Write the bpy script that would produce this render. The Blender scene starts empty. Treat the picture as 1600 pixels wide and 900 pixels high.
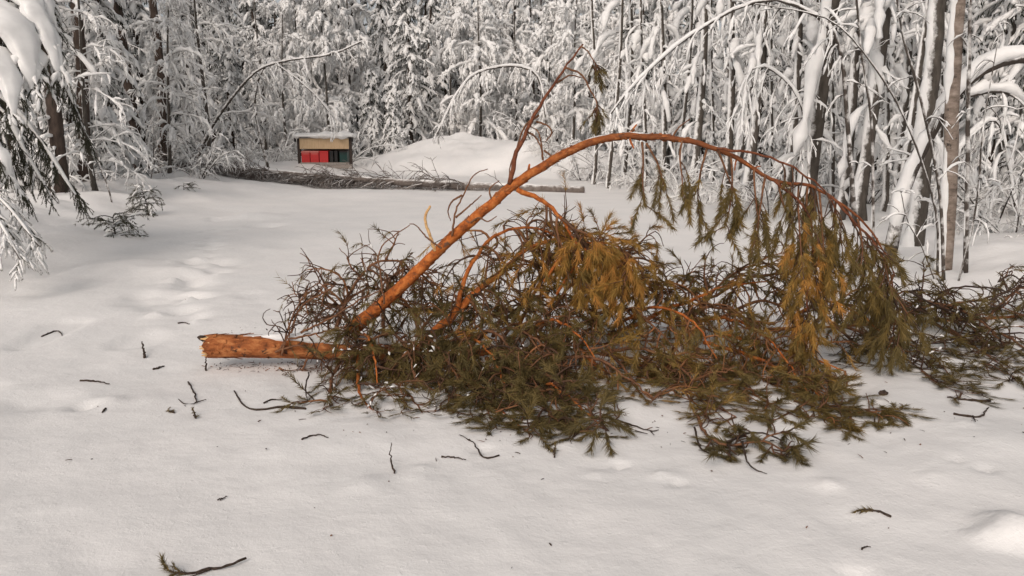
import bpy, math
import numpy as np

# ------------------------------------------------------------------ camera, sky, sun, exposure
sc = bpy.context.scene
COL = sc.collection
F = 1250.0                       # focal length in pixels of the 1600 px wide photograph
PITCH = math.atan(235.0 / F)
CAM_Z = 1.6
cam_d = bpy.data.cameras.new('camera')
cam_d.sensor_width = 36.0
cam_d.lens = 36.0 * F / 1600.0
cam_d.clip_start = 0.05
cam_d.clip_end = 2000.0
cam = bpy.data.objects.new('camera', cam_d)
COL.objects.link(cam)
cam.location = (0, 0, CAM_Z)
cam.rotation_euler = (math.pi / 2 - PITCH, 0, 0)
sc.camera = cam

SUN_EL, SUN_AZ = math.radians(36), math.radians(200)      # azimuth clockwise from +Y: behind the camera
world = bpy.data.worlds.new('World')
sc.world = world
world.use_nodes = True
wn, wl = world.node_tree.nodes, world.node_tree.links
sky = wn.new('ShaderNodeTexSky')
sky.sky_type = 'NISHITA'
sky.sun_disc = False
sky.sun_elevation = SUN_EL
sky.sun_rotation = SUN_AZ
sky.air_density = 1.0
sky.dust_density = 4.0
sky.ozone_density = 1.0
hs = wn.new('ShaderNodeHueSaturation')
hs.inputs['Saturation'].default_value = 0.16             # a covered winter sky
wl.new(sky.outputs[0], hs.inputs['Color'])
bg = wn['Background']
bg.inputs['Strength'].default_value = 0.105
wl.new(hs.outputs[0], bg.inputs['Color'])

sun_d = bpy.data.lights.new('sun', 'SUN')
sun_d.energy = 1.15
sun_d.angle = math.radians(40)
sun_d.color = (1.0, 0.77, 0.61)
sun = bpy.data.objects.new('sun', sun_d)
COL.objects.link(sun)
sun.rotation_euler = (math.pi / 2 - SUN_EL, 0, math.pi - SUN_AZ)   # shines away from the sun's azimuth

sc.view_settings.view_transform = 'Standard'
sc.view_settings.look = 'None'
sc.view_settings.gamma = 1.0
sc.view_settings.exposure = 0.06
sc.view_settings.use_curve_mapping = False
sc.render.engine = 'CYCLES'
sc.cycles.use_denoising = True
sc.cycles.max_bounces = 6
sc.cycles.diffuse_bounces = 3
sc.cycles.glossy_bounces = 2
sc.cycles.transmission_bounces = 2

# ------------------------------------------------------------------ numeric helpers
RNG = np.random.default_rng(7)
UP = np.array([0, 0, 1.0])


def nrm(a):
    return a / (np.linalg.norm(a, axis=-1, keepdims=True) + 1e-9)


def _hash(ix, iy, seed):
    h = (ix * 374761393 + iy * 668265263 + seed * 974634777) & 0xFFFFFFFF
    h = ((h ^ (h >> 13)) * 1274126177) & 0xFFFFFFFF
    return ((h ^ (h >> 16)) & 0xFFFF) / 65535.0


def vnoise(x, y, seed=0):
    x, y = np.asarray(x, float), np.asarray(y, float)
    ix, iy = np.floor(x).astype(np.int64), np.floor(y).astype(np.int64)
    fx, fy = x - ix, y - iy
    fx, fy = fx * fx * (3 - 2 * fx), fy * fy * (3 - 2 * fy)
    a, b = _hash(ix, iy, seed), _hash(ix + 1, iy, seed)
    c, d = _hash(ix, iy + 1, seed), _hash(ix + 1, iy + 1, seed)
    return (a + (b - a) * fx) * (1 - fy) + (c + (d - c) * fx) * fy - 0.5


def fbm(x, y, seed=0, octaves=4):
    s, amp = 0.0, 1.0
    for o in range(octaves):
        s = s + amp * vnoise(x * 2 ** o + 17.3 * o, y * 2 ** o - 9.1 * o, seed + o)
        amp *= 0.5
    return s


def sstep(a, b, x):
    t = np.clip((x - a) / (b - a), 0, 1)
    return t * t * (3 - 2 * t)


def ray(px, py):
    u, v = (px - 800) / F, (450 - py) / F
    cp, sp = math.cos(PITCH), math.sin(PITCH)
    return np.array([u, cp + v * sp, -sp + v * cp])


def W(px, py, Y):
    """the point at depth Y that stands at this place in the photograph"""
    d = ray(px, py)
    return np.array([0, 0, CAM_Z]) + d * (Y / d[1])


def bumps_init():
    L = []
    # (px, py, radius, height): lumps and hollows of the trodden snow
    for px, py, r, h in [(1575, 830, .11, .06), (1600, 850, .09, .045), (1545, 845, .07, .04), (1340, 906, .08, -.03), (1300, 610, .22, -.05),
                         (135, 632, .09, -.05), (170, 628, .12, .03), (250, 468, .35, -.06), (290, 425, .4, .05),
                         (330, 410, .3, -.06), (300, 445, .25, -.05), (60, 622, .2, -.03), (1480, 730, .3, .02),
                         (1560, 690, .3, .025), (400, 340, .5, .08), (415, 352, .3, -.08), (60, 415, .7, -.06),
                         (180, 420, .6, .06), (1000, 640, .25, .03), (560, 690, .3, .02)]:
        d = ray(px, py)
        t = -CAM_Z / d[2]
        L.append((d[0] * t, d[1] * t, r, h))
    rb = np.random.default_rng(5)
    for k in range(26):
        f = k / 25
        px, py = 300 + 45 * f + rb.normal() * 10 + (-1) ** k * 12, 500 - 170 * f ** .7 + rb.normal() * 4
        d = ray(px, py)
        t = -CAM_Z / d[2]
        L.append((d[0] * t, d[1] * t, rb.uniform(.09, .16), -rb.uniform(.025, .06)))
        L.append((d[0] * t + rb.normal() * .1, d[1] * t - .22, rb.uniform(.06, .12), rb.uniform(.015, .04)))
    for k in range(34):          # snow knocked about by the falling crown
        px, py = rb.uniform(560, 1560), rb.uniform(590, 760)
        d = ray(px, py)
        t = -CAM_Z / d[2]
        L.append((d[0] * t, d[1] * t, rb.uniform(.03, .08), rb.choice([-.022, .012, .016]) * rb.uniform(.6, 1.2)))
    return L


BUMPS = bumps_init()


def gz(x, y, lumps=True):
    """height of the snow surface"""
    x, y = np.asarray(x, float), np.asarray(y, float)
    wob = 1.2 * vnoise(y * .16, y * 0 + 3.3, 91)
    z = 0.05 * fbm(x * .35, y * .35, 3) + 0.02 * fbm(x * 1.7, y * 1.3, 5, 3)
    z = z + 0.42 * sstep(-5.6 + wob, -9.5 + wob, x) * (1 + .7 * fbm(x * .7, y * .7, 8))
    xr = np.interp(y, [0, 9, 16, 28, 60], [4.6, 4.2, 4.0, 2.9, 2.0]) + .5 * wob
    z = z + 0.22 * sstep(xr, xr + 2.2, x) * (1 + .9 * fbm(x * .8, y * .8, 9))
    # ploughed crest at the road's end and the big pile behind
    crest = np.exp(-((y - 23.0) / 1.6) ** 2) * sstep(-9, -6.5, x) * sstep(-2.0, -4.5, x)
    z = z + .10 * crest
    r1 = np.sqrt(((x + 2.2) / 5.6) ** 2 + ((y - 38.5) / 4.2) ** 2)
    rough = .30 * fbm(x * .9, y * .9, 21, 4) + .10 * fbm(x * 3.1, y * 3.1, 23, 3)
    r1 = r1 + .16 * fbm(x * .45, y * .45, 77, 3)
    z = z + (1.78 + .8 * rough + .16 * np.abs(fbm(x * 1.6, y * 1.6, 83, 3))) * (1 - np.clip(r1, 0, 1) ** 1.35) * sstep(1.08, .75, r1)
    r2 = np.sqrt(((x - 2.4) / 3.9) ** 2 + ((y - 35.5) / 3.8) ** 2)
    z = z + (1.0 + rough) * sstep(1, .1, r2)
    z = z + .22 * np.exp(-((x + 7.4) / 1.9) ** 2 - ((y - 32.3) / 1.2) ** 2)
    r3 = np.sqrt(((x + 11.6) / 3.2) ** 2 + ((y - 32.5) / 2.6) ** 2)
    z = z + (.28 + rough * .8) * sstep(1, .1, r3)
    z = z + .9 * sstep(42, 75, y)
    near = np.clip((14 - y) / 8, 0, 1)
    z = z + near * (.012 * fbm(x * 5, y * 4, 31, 3))
    # footprints and shovelled traces along the left half of the road
    z = z - near * .035 * sstep(.22, .42, vnoise(x * 2.6, y * 1.6, 55)) * sstep(-2.0, -3.0, x)
    z = z - .015 * sstep(.25, .45, vnoise(x * 2.2 + 4, y * 1.5, 57)) * sstep(.6, 1.6, x) * near
    for bx, by, br, bh in BUMPS if lumps else ():
        if x.ndim == 0 and (abs(x - bx) > 3 * br or abs(y - by) > 3 * br):
            continue
        d2 = ((x - bx) ** 2 + (y - by) ** 2) / (br * br)
        z = z + bh * np.exp(-d2 ** 1.7) * (1 + .5 * vnoise((x - bx) / br * 2.5, (y - by) / br * 2.5, 7))
    return z


def G(px, py):
    d = ray(px, py)
    z = 0.0
    for _ in range(12):
        t = (z - CAM_Z) / d[2]
        z = float(gz(d[0] * t, d[1] * t))
    t = (z - CAM_Z) / d[2]
    return np.array([d[0] * t, d[1] * t, z])


def ground_at(px, Y):
    x = (px - 800) / F * Y / (math.cos(PITCH) - math.sin(PITCH) * .0)
    x = (px - 800) / F * Y / math.cos(PITCH) * .985
    return np.array([x, Y, float(gz(x, Y))])


# ------------------------------------------------------------------ mesh collector
class MB:
    def __init__(s):
        s.V, s.Q, s.T, s.A, s.n = [], [], [], [], 0

    def add(s, v, quads=None, tris=None, tint=0.5):
        v = np.asarray(v, float).reshape(-1, 3)
        if quads is not None and len(quads):
            s.Q.append(np.asarray(quads).reshape(-1, 4) + s.n)
        if tris is not None and len(tris):
            s.T.append(np.asarray(tris).reshape(-1, 3) + s.n)
        s.V.append(v)
        s.A.append(np.broadcast_to(np.asarray(tint, float).reshape(-1) if np.ndim(tint) else np.array([tint], float), (len(v),)).copy())
        s.n += len(v)

    def tubes(s, P, R, S=4, tint=0.5, su=1.0, sv=1.0, lump=0.0, rng=RNG, cap=True):
        P = np.asarray(P, float)
        if P.ndim == 2:
            P = P[None]
        N, K, _ = P.shape
        if N == 0:
            return
        R = np.broadcast_to(np.asarray(R, float), (N, K)) if np.ndim(R) != 3 else np.asarray(R, float)
        T = nrm(np.gradient(P, axis=1))
        h = P[:, -1] - P[:, 0]
        h = h.copy()
        h[:, 2] = 0
        hl = np.linalg.norm(h, axis=1, keepdims=True)
        ra = rng.uniform(0, 6.283, N)
        h = np.where(hl > 1e-4, h / (hl + 1e-9), np.stack([np.cos(ra), np.sin(ra), 0 * ra], 1))
        side = np.cross(h, UP)[:, None, :]
        u = nrm(side - T * np.sum(T * side, -1, keepdims=True))
        v = np.cross(u, T)
        a = np.arange(S) * (2 * math.pi / S) + .3
        ring = (np.cos(a)[None, None, :, None] * u[:, :, None, :] * su + np.sin(a)[None, None, :, None] * v[:, :, None, :] * sv)
        rr = R[..., None] if R.ndim == 2 else R
        rr = np.broadcast_to(rr, (N, K, S))
        if lump:
            rr = rr * (1 + lump * rng.uniform(-1, 1, (N, K, S)))
        V = P[:, :, None, :] + ring * rr[..., None]
        idx = np.arange(N * K * S).reshape(N, K, S)
        q = np.stack([idx[:, :-1, :], np.roll(idx[:, :-1, :], -1, 2), np.roll(idx[:, 1:, :], -1, 2), idx[:, 1:, :]], -1)
        tt = np.repeat(np.broadcast_to(np.asarray(tint, float), (N,)), K * S) if np.ndim(tint) <= 1 else tint
        tris = None
        Vf = V.reshape(-1, 3)
        if cap:
            tip = P[:, -1] + T[:, -1] * rr[:, -1].mean(1)[:, None] * .7
            beg = P[:, 0] - T[:, 0] * rr[:, 0].mean(1)[:, None] * .3
            ti = N * K * S + np.arange(N)
            bi = ti + N
            l, f = idx[:, -1, :], idx[:, 0, :]
            t1 = np.stack([l, np.roll(l, -1, 1), np.broadcast_to(ti[:, None], l.shape)], -1).reshape(-1, 3)
            t2 = np.stack([np.roll(f, -1, 1), f, np.broadcast_to(bi[:, None], f.shape)], -1).reshape(-1, 3)
            tris = np.concatenate([t1, t2])
            Vf = np.concatenate([Vf, tip, beg])
            tn = np.broadcast_to(np.asarray(tint, float), (N,))
            tt = np.concatenate([tt, tn, tn])
        s.add(Vf, q.reshape(-1, 4), tris, tt)

    def needles(s, P, per, ln, w, rng, spread=(.35, .85), tint=0.5, s0=0.0):
        """pine or spruce needles along shoots P (N,K,3)"""
        P = np.asarray(P, float)
        N, K, _ = P.shape
        if N == 0:
            return
        t = rng.uniform(s0, 1, (N, per)) * (K - 1)
        i = np.minimum(t.astype(int), K - 2)
        f = (t - i)[..., None]
        ar = np.arange(N)[:, None]
        p = P[ar, i] * (1 - f) + P[ar, i + 1] * f
        T = nrm(P[ar, i + 1] - P[ar, i])
        r = nrm(np.cross(T, nrm(rng.normal(size=(N, per, 3)))))
        th = rng.uniform(spread[0], spread[1], (N, per, 1))
        d = nrm(T * np.cos(th) + r * np.sin(th))
        L = ln * rng.uniform(.7, 1.15, (N, per, 1))
        tip = p + d * L
        tip[..., 2] -= .12 * L[..., 0]
        sd = nrm(np.cross(d, nrm(rng.normal(size=(N, per, 3))))) * (w * .5)
        V = np.stack([p - sd, p + sd, tip], 2).reshape(-1, 3)
        tn = np.repeat(np.broadcast_to(np.asarray(tint, float), (N,)), per * 3)
        tn = tn + np.repeat(rng.uniform(-.08, .08, N * per), 3)
        s.add(V, None, np.arange(len(V)).reshape(-1, 3), tn)

    def merge(s, o, M=None, off=None):
        for k, v in enumerate(o.V):
            vv = v
            if M is not None:
                vv = vv @ M.T
            if off is not None:
                vv = vv + off
            s.V.append(vv)
            s.A.append(o.A[k])
        for q in o.Q:
            s.Q.append(q + s.n)
        for t in o.T:
            s.T.append(t + s.n)
        s.n += o.n

    def mesh(s, name, mat, smooth=True, clamp=None):
        me = bpy.data.meshes.new(name)
        if not s.V:
            return me
        V = np.concatenate(s.V)
        if clamp is not None:
            V = clamp(V)
        Q = np.concatenate(s.Q) if s.Q else np.zeros((0, 4), int)
        T = np.concatenate(s.T) if s.T else np.zeros((0, 3), int)
        me.vertices.add(len(V))
        me.vertices.foreach_set('co', V.astype(np.float32).ravel())
        nl = len(Q) * 4 + len(T) * 3
        me.loops.add(nl)
        me.loops.foreach_set('vertex_index', np.concatenate([Q.ravel(), T.ravel()]).astype(np.int32))
        me.polygons.add(len(Q) + len(T))
        st = np.concatenate([np.arange(len(Q)) * 4, len(Q) * 4 + np.arange(len(T)) * 3]).astype(np.int32)
        me.polygons.foreach_set('loop_start', st)
        me.polygons.foreach_set('use_smooth', np.full(len(Q) + len(T), smooth))
        at = me.attributes.new('tint', 'FLOAT', 'POINT')
        at.data.foreach_set('value', np.concatenate(s.A).astype(np.float32))
        me.update(calc_edges=True)
        if mat is not None:
            me.materials.append(mat)
        return me


def grow(P0, D, L, K, sag, wob, rng=RNG, lift=0.0):
    """N curves that start at P0 along D and bend down with sag and sideways with wob"""
    P0, D = np.asarray(P0, float), nrm(np.asarray(D, float))
    N = len(P0)
    L = np.broadcast_to(np.asarray(L, float), (N,))
    sag = np.broadcast_to(np.asarray(sag, float), (N,))
    out = np.zeros((N, K, 3))
    out[:, 0] = P0
    d, p = D.copy(), P0.copy()
    drift = rng.normal(size=(N, 3)) * wob
    for k in range(1, K):
        drift = drift * .7 + rng.normal(size=(N, 3)) * wob * .7
        d = d + drift
        d[:, 2] -= sag / (K - 1)
        if lift:
            d[:, 2] += lift * (k / K) ** 3
        d = nrm(d)
        p = p + d * (L / (K - 1))[:, None]
        out[:, k] = p
    return out


def kids(P, n, s0, s1, rng=RNG, even=True):
    """n places along each curve: points, tangents, s, parent index"""
    N, K, _ = P.shape
    if even:
        s = np.linspace(s0, s1, n)[None, :] + rng.uniform(-.5, .5, (N, n)) * (s1 - s0) / max(n - 1, 1)
    else:
        s = rng.uniform(s0, s1, (N, n))
    s = np.clip(s, 0, .999)
    t = s * (K - 1)
    i = t.astype(int)
    f = (t - i)[..., None]
    ar = np.arange(N)[:, None]
    a, b = P[ar, i], P[ar, i + 1]
    return (a * (1 - f) + b * f).reshape(-1, 3), nrm(b - a).reshape(-1, 3), s.ravel(), np.repeat(np.arange(N), n)


def sidedir(T, rng, along=.6, out=.8, up=0.0, flat=0.0):
    r = rng.normal(size=T.shape)
    if flat:
        h = np.cross(T, UP)
        sg = np.where(rng.random(len(T)) < .5, -1, 1)[:, None]
        r = nrm(r) * (1 - flat) + nrm(h) * sg * flat
    r = nrm(r - T * np.sum(r * T, 1, keepdims=True))
    d = T * along + r * out
    d[:, 2] += up
    return nrm(d)


def spline(pts, K):
    pts = np.asarray(pts, float)
    n = len(pts)
    if n == 2:
        f = np.linspace(0, 1, K)[:, None]
        return pts[0] * (1 - f) + pts[1] * f
    ext = np.concatenate([[2 * pts[0] - pts[1]], pts, [2 * pts[-1] - pts[-2]]])
    seg = np.linalg.norm(np.diff(pts, axis=0), axis=1)
    cum = np.concatenate([[0], np.cumsum(seg)])
    out = []
    for d in np.linspace(0, cum[-1], K):
        i = min(np.searchsorted(cum, d, side='right') - 1, n - 2)
        t = (d - cum[i]) / (seg[i] + 1e-9)
        p0, p1, p2, p3 = ext[i], ext[i + 1], ext[i + 2], ext[i + 3]
        out.append(.5 * ((2 * p1) + (-p0 + p2) * t + (2 * p0 - 5 * p1 + 4 * p2 - p3) * t * t + (-p0 + 3 * p1 - 3 * p2 + p3) * t ** 3))
    return np.array(out)


# ------------------------------------------------------------------ scene helpers
def tag(o, label=None, cat=None, group=None, kind=None):
    if label:
        o['label'] = label
    if cat:
        o['category'] = cat
    if group:
        o['group'] = group
    if kind:
        o['kind'] = kind
    return o


def link(name, data, parent=None, kind=None):
    o = bpy.data.objects.new(name, data)
    COL.objects.link(o)
    if parent is not None:
        o.parent = parent
    if kind:
        o['kind'] = kind
    return o


def empty(name, loc=(0, 0, 0), rz=0.0, scale=1.0):
    o = link(name, None)
    o.empty_display_size = .2
    o.location = loc
    o.rotation_euler = (0, 0, rz)
    o.scale = (scale,) * 3
    return o


def box(mb, lo, hi, tint=.5):
    (x0, y0, z0), (x1, y1, z1) = lo, hi
    v = [(x0, y0, z0), (x1, y0, z0), (x1, y1, z0), (x0, y1, z0), (x0, y0, z1), (x1, y0, z1), (x1, y1, z1), (x0, y1, z1)]
    mb.add(v, [(0, 3, 2, 1), (4, 5, 6, 7), (0, 1, 5, 4), (1, 2, 6, 5), (2, 3, 7, 6), (3, 0, 4, 7)], None, tint)


# ------------------------------------------------------------------ materials
def new_mat(name):
    m = bpy.data.materials.new(name)
    m.use_nodes = True
    nt = m.node_tree
    b = nt.nodes['Principled BSDF']
    b.inputs['Roughness'].default_value = .8
    b.inputs['Specular IOR Level'].default_value = .2
    return m, nt, b


def N(nt, t, **kw):
    n = nt.nodes.new(t)
    for k, v in kw.items():
        if k in n.inputs:
            n.inputs[k].default_value = v
        else:
            setattr(n, k, v)
    return n


def noise(nt, scale, detail=3, rough=.6, coord='Object', stretch=None):
    tc = N(nt, 'ShaderNodeTexCoord')
    n = N(nt, 'ShaderNodeTexNoise')
    n.inputs['Scale'].default_value = scale
    n.inputs['Detail'].default_value = detail
    n.inputs['Roughness'].default_value = rough
    src = tc.outputs[coord]
    if stretch:
        mp = N(nt, 'ShaderNodeMapping')
        mp.inputs['Scale'].default_value = stretch
        nt.links.new(src, mp.inputs['Vector'])
        src = mp.outputs[0]
    nt.links.new(src, n.inputs['Vector'])
    return n.outputs['Fac']


def ramp(nt, fac, stops):
    r = N(nt, 'ShaderNodeValToRGB')
    e = r.color_ramp.elements
    while len(e) < len(stops):
        e.new(.5)
    for i, (p, c) in enumerate(stops):
        e[i].position = p
        e[i].color = (*c, 1)
    nt.links.new(fac, r.inputs['Fac'])
    return r.outputs['Color']


def bump(nt, b, height, strength, dist):
    n = N(nt, 'ShaderNodeBump')
    n.inputs['Strength'].default_value = strength
    n.inputs['Distance'].default_value = dist
    nt.links.new(height, n.inputs['Height'])
    nt.links.new(n.outputs[0], b.inputs['Normal'])


def mixc(nt, fac, a, b):
    m = N(nt, 'ShaderNodeMix', data_type='RGBA')
    for s, v in ((6, a), (7, b)):
        if isinstance(v, tuple):
            m.inputs[s].default_value = (*v, 1)
        else:
            nt.links.new(v, m.inputs[s])
    if isinstance(fac, float):
        m.inputs[0].default_value = fac
    else:
        nt.links.new(fac, m.inputs[0])
    return m.outputs[2]


def math_n(nt, op, a, b=None, clamp=False):
    m = N(nt, 'ShaderNodeMath', operation=op)
    m.use_clamp = clamp
    for i, v in enumerate((a, b)):
        if v is None:
            continue
        if isinstance(v, (int, float)):
            m.inputs[i].default_value = v
        else:
            nt.links.new(v, m.inputs[i])
    return m.outputs[0]


SNOW_C = (.80, .79, .775)
M = {}


def mk_snow_ground():
    m, nt, b = new_mat('snow_ground')
    c = ramp(nt, noise(nt, .9, 5), [(.3, (.76, .755, .745)), (.7, (.84, .825, .81))])
    nt.links.new(c, b.inputs['Base Color'])
    b.inputs['Roughness'].default_value = .75
    h1 = noise(nt, 9, 6, .62)
    h2 = noise(nt, 70, 3, .6)
    h3 = N(nt, 'ShaderNodeMapRange')
    h3.inputs['From Min'].default_value, h3.inputs['From Max'].default_value = .60, .70
    nt.links.new(noise(nt, 26, 4, .6, stretch=(1, .8, 1)), h3.inputs['Value'])
    h = math_n(nt, 'ADD', h1, math_n(nt, 'ADD', math_n(nt, 'MULTIPLY', h2, .18), math_n(nt, 'MULTIPLY', h3.outputs[0], .16)))
    bump(nt, b, h, .28, .035)
    return m


def mk_snow():
    m, nt, b = new_mat('snow_on_trees')
    c = ramp(nt, noise(nt, 6, 2), [(.35, (.74, .735, .725)), (.7, (.84, .835, .82))])
    nt.links.new(c, b.inputs['Base Color'])
    b.inputs['Roughness'].default_value = .8
    return m


def mk_frosty(name, dark, light, bias, soft=.25, nscale=5.0, nstr=1.2, side=None):
    """bark or twig whose upper faces carry rime"""
    m, nt, b = new_mat(name)
    g = N(nt, 'ShaderNodeNewGeometry')
    sx = N(nt, 'ShaderNodeSeparateXYZ')
    nt.links.new(g.outputs['Normal'], sx.inputs[0])
    z = sx.outputs['Z']
    if side is not None:
        z = math_n(nt, 'ADD', math_n(nt, 'MULTIPLY', sx.outputs['X'], side[0]), math_n(nt, 'ADD', math_n(nt, 'MULTIPLY', sx.outputs['Y'], side[1]), math_n(nt, 'MULTIPLY', z, side[2])))
    n1 = noise(nt, nscale, 4, .65)
    v = math_n(nt, 'ADD', z, math_n(nt, 'MULTIPLY', math_n(nt, 'SUBTRACT', n1, .5), nstr * 2))
    mr = N(nt, 'ShaderNodeMapRange')
    mr.inputs['From Min'].default_value = bias - soft
    mr.inputs['From Max'].default_value = bias + soft
    nt.links.new(v, mr.inputs['Value'])
    bk = ramp(nt, noise(nt, 14, 4, .6, stretch=(1, 1, .35)), [(.3, dark), (.7, light)])
    nt.links.new(mixc(nt, mr.outputs[0], bk, SNOW_C), b.inputs['Base Color'])
    b.inputs['Roughness'].default_value = .9
    return m


def mk_bark(name, c1, c2, c3, scale=22, strength=.6, stretch=(1, 1, .3), pale=None, thin=None):
    m, nt, b = new_mat(name)
    n1 = noise(nt, scale, 5, .65, stretch=stretch)
    c = ramp(nt, n1, [(.28, c1), (.5, c2), (.72, c3)])
    if pale:
        n2 = noise(nt, scale * .7, 4, .7)
        f = ramp(nt, n2, [(.60, (0, 0, 0)), (.66, (1, 1, 1))])
        c = mixc(nt, f, c, pale)
    if thin:      # a darker brown mixed in toward the thin end
        at = N(nt, 'ShaderNodeAttribute', attribute_name='tint')
        c = mixc(nt, math_n(nt, 'MULTIPLY', at.outputs['Fac'], .75), c, thin)
    nt.links.new(c, b.inputs['Base Color'])
    bump(nt, b, n1, strength, .012)
    b.inputs['Roughness'].default_value = .85
    return m


def mk_tint(name, stops, rough=.7):
    m, nt, b = new_mat(name)
    a = N(nt, 'ShaderNodeAttribute', attribute_name='tint')
    nt.links.new(ramp(nt, a.outputs['Fac'], stops), b.inputs['Base Color'])
    b.inputs['Roughness'].default_value = rough
    return m


def mk_flat(name, c, rough=.6, var=.12, scale=20, spec=.3):
    m, nt, b = new_mat(name)
    lo = tuple(x * (1 - var) for x in c)
    hi = tuple(min(1, x * (1 + var)) for x in c)
    nt.links.new(ramp(nt, noise(nt, scale, 4), [(.3, lo), (.7, hi)]), b.inputs['Base Color'])
    b.inputs['Roughness'].default_value = rough
    b.inputs['Specular IOR Level'].default_value = spec
    return m


M['ground'] = mk_snow_ground()
M['snow'] = mk_snow()
M['frost'] = mk_frosty('frosted_twig', (.055, .045, .038), (.10, .085, .07), -.55, .3)
M['rime'] = mk_frosty('thick_rime', (.07, .06, .05), (.16, .14, .12), -.95, .35, 5.0, .9)
M['frost_dark'] = mk_frosty('rimed_branch', (.04, .033, .028), (.085, .07, .06), .15, .25)
M['spruce'] = mk_frosty('spruce_needles', (.018, .022, .014), (.04, .044, .028), .68, .3, 7)
M['dark_trunk'] = mk_frosty('conifer_trunk', (.035, .026, .022), (.085, .062, .05), .85, .2, 3.5, .8, (-.75, -.35, .4))
M['pole_trunk'] = mk_frosty('slender_trunk', (.05, .043, .037), (.115, .10, .085), .62, .22, 7, .8, (-.9, -.05, .2))
M['birch'] = mk_bark('birch_bark', (.08, .062, .052), (.24, .19, .155), (.38, .32, .28), 7, .6, (.9, .9, 1.8), (.05, .042, .038))
M['grey_wood'] = mk_frosty('fallen_grey_bark', (.11, .09, .08), (.20, .17, .15), .75, .3, 6, .8)
M['pine_bark'] = mk_bark('pine_bark', (.07, .025, .013), (.30, .095, .03), (.55, .24, .09), 15, 1.4, (.6, 1.4, 1.4), (.07, .032, .02))
M['pine_limb'] = mk_bark('pine_limb_bark', (.12, .036, .014), (.42, .118, .027), (.60, .23, .065), 21, 1.0, (1, 1, 1), (.15, .075, .045))  # naturally orange bark, brightened to paint in a local warm glow
M['arch_bark'] = mk_bark('arched_limb_bark', (.12, .036, .014), (.42, .118, .027), (.60, .23, .065), 21, 1.0, (1, 1, 1), (.15, .075, .045), (.13, .05, .026))  # warm glow on the arch put into its brighter orange
M['pine_red'] = mk_bark('reddish_limb_bark', (.06, .022, .014), (.16, .055, .028), (.26, .10, .05), 30, .8, (1, 1, 1))
M['pine_old'] = mk_bark('pine_limb_old_bark', (.07, .035, .022), (.17, .08, .042), (.27, .14, .075), 40, .6, (1, 1, 1))
M['pine_twig'] = mk_tint('pine_twig', [(0, (.045, .028, .021)), (.5, (.115, .062, .038)), (1, (.27, .12, .052))], .85)
M['needles'] = mk_tint('pine_needles', [(0, (.075, .060, .026)), (.35, (.14, .102, .036)), (.6, (.19, .125, .036)), (.8, (.33, .19, .045)), (1, (.46, .21, .05))], .6)  # yellow upper stops hold the warm light painted on the central needles
M['needles_grey'] = mk_tint('rimed_needles', [(0, (.03, .032, .02)), (.5, (.09, .085, .06)), (1, (.5, .48, .45))], .8)
M['raw_wood'] = mk_bark('split_wood', (.38, .20, .09), (.62, .38, .17), (.75, .52, .28), 30, .5, (.4, 2, 2))
M['twig'] = mk_bark('dead_twig', (.022, .016, .013), (.05, .034, .026), (.085, .06, .045), 60, .3, (1, 1, 1))
M['litter'] = mk_tint('bark_crumbs', [(0, (.02, .015, .012)), (.6, (.07, .045, .03)), (1, (.22, .10, .05))], .9)

# ------------------------------------------------------------------ ground
def build_ground():
    ys = [-24, -16, -10, -6, -3, -1.5, -.5]
    y = .3
    while y < 320:
        ys.append(y)
        y += max(.022, .0085 * y) if y < 31 else (.16 if y < 43 else .06 * y)
    ys = np.array(ys)
    us = np.linspace(-1, 1, 281)
    us = np.sign(us) * (0.8 * np.abs(us) + .2 * np.abs(us) ** 3)
    X = us[None, :] * (3.2 + np.maximum(ys, 0) * .92 + np.maximum(-ys, 0) * .9)[:, None]
    Y = np.broadcast_to(ys[:, None], X.shape)
    Z = gz(X, Y)
    mb = MB()
    n, k = X.shape
    idx = np.arange(n * k).reshape(n, k)
    q = np.stack([idx[:-1, :-1], idx[:-1, 1:], idx[1:, 1:], idx[1:, :-1]], -1)
    mb.add(np.stack([X, Y, Z], -1), q)
    link('snowy_ground', mb.mesh('snowy_ground', M['ground']), kind='structure')


build_ground()

# ------------------------------------------------------------------ tree generators (local coordinates, base at the origin)
def snow_on(mb, P, r, rng, lump=.35, off=.7, S=6, sv=.75, taper=True, gaps=.12):
    """snow lying along curves P (n,K,3)"""
    n, K, _ = P.shape
    r = np.broadcast_to(np.asarray(r, float), (n,))[:, None] * rng.uniform(1 - lump, 1 + lump, (n, K))
    if taper:
        r[:, 0] *= .5
        r[:, -1] *= .5
    r = np.where(rng.random((n, K)) < gaps, r * .35, r)
    Q = P.copy()
    Q[..., 2] += r * off
    mb.tubes(Q, r, S, su=1.0, sv=sv, lump=.18, rng=rng)


def trunk_mesh(H, r0, rng, lean=.02, K=14, S=10, taper=.75, curve=None):
    z = np.linspace(-.25, H, K)
    ph = rng.uniform(0, 6.28, 2)
    x = lean * z * math.cos(ph[0]) + .012 * H * np.sin(z * .55 + ph[1]) * (z > 0)
    y = lean * z * math.sin(ph[0]) + .012 * H * np.sin(z * .45 + ph[0])
    P = np.stack([x, y, z], 1)
    P[:, :2] -= P[0, :2]
    R = r0 * (1 - taper * np.linspace(0, 1, K))
    R[0] *= 1.35
    R[1] *= 1.08
    return P, R


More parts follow.
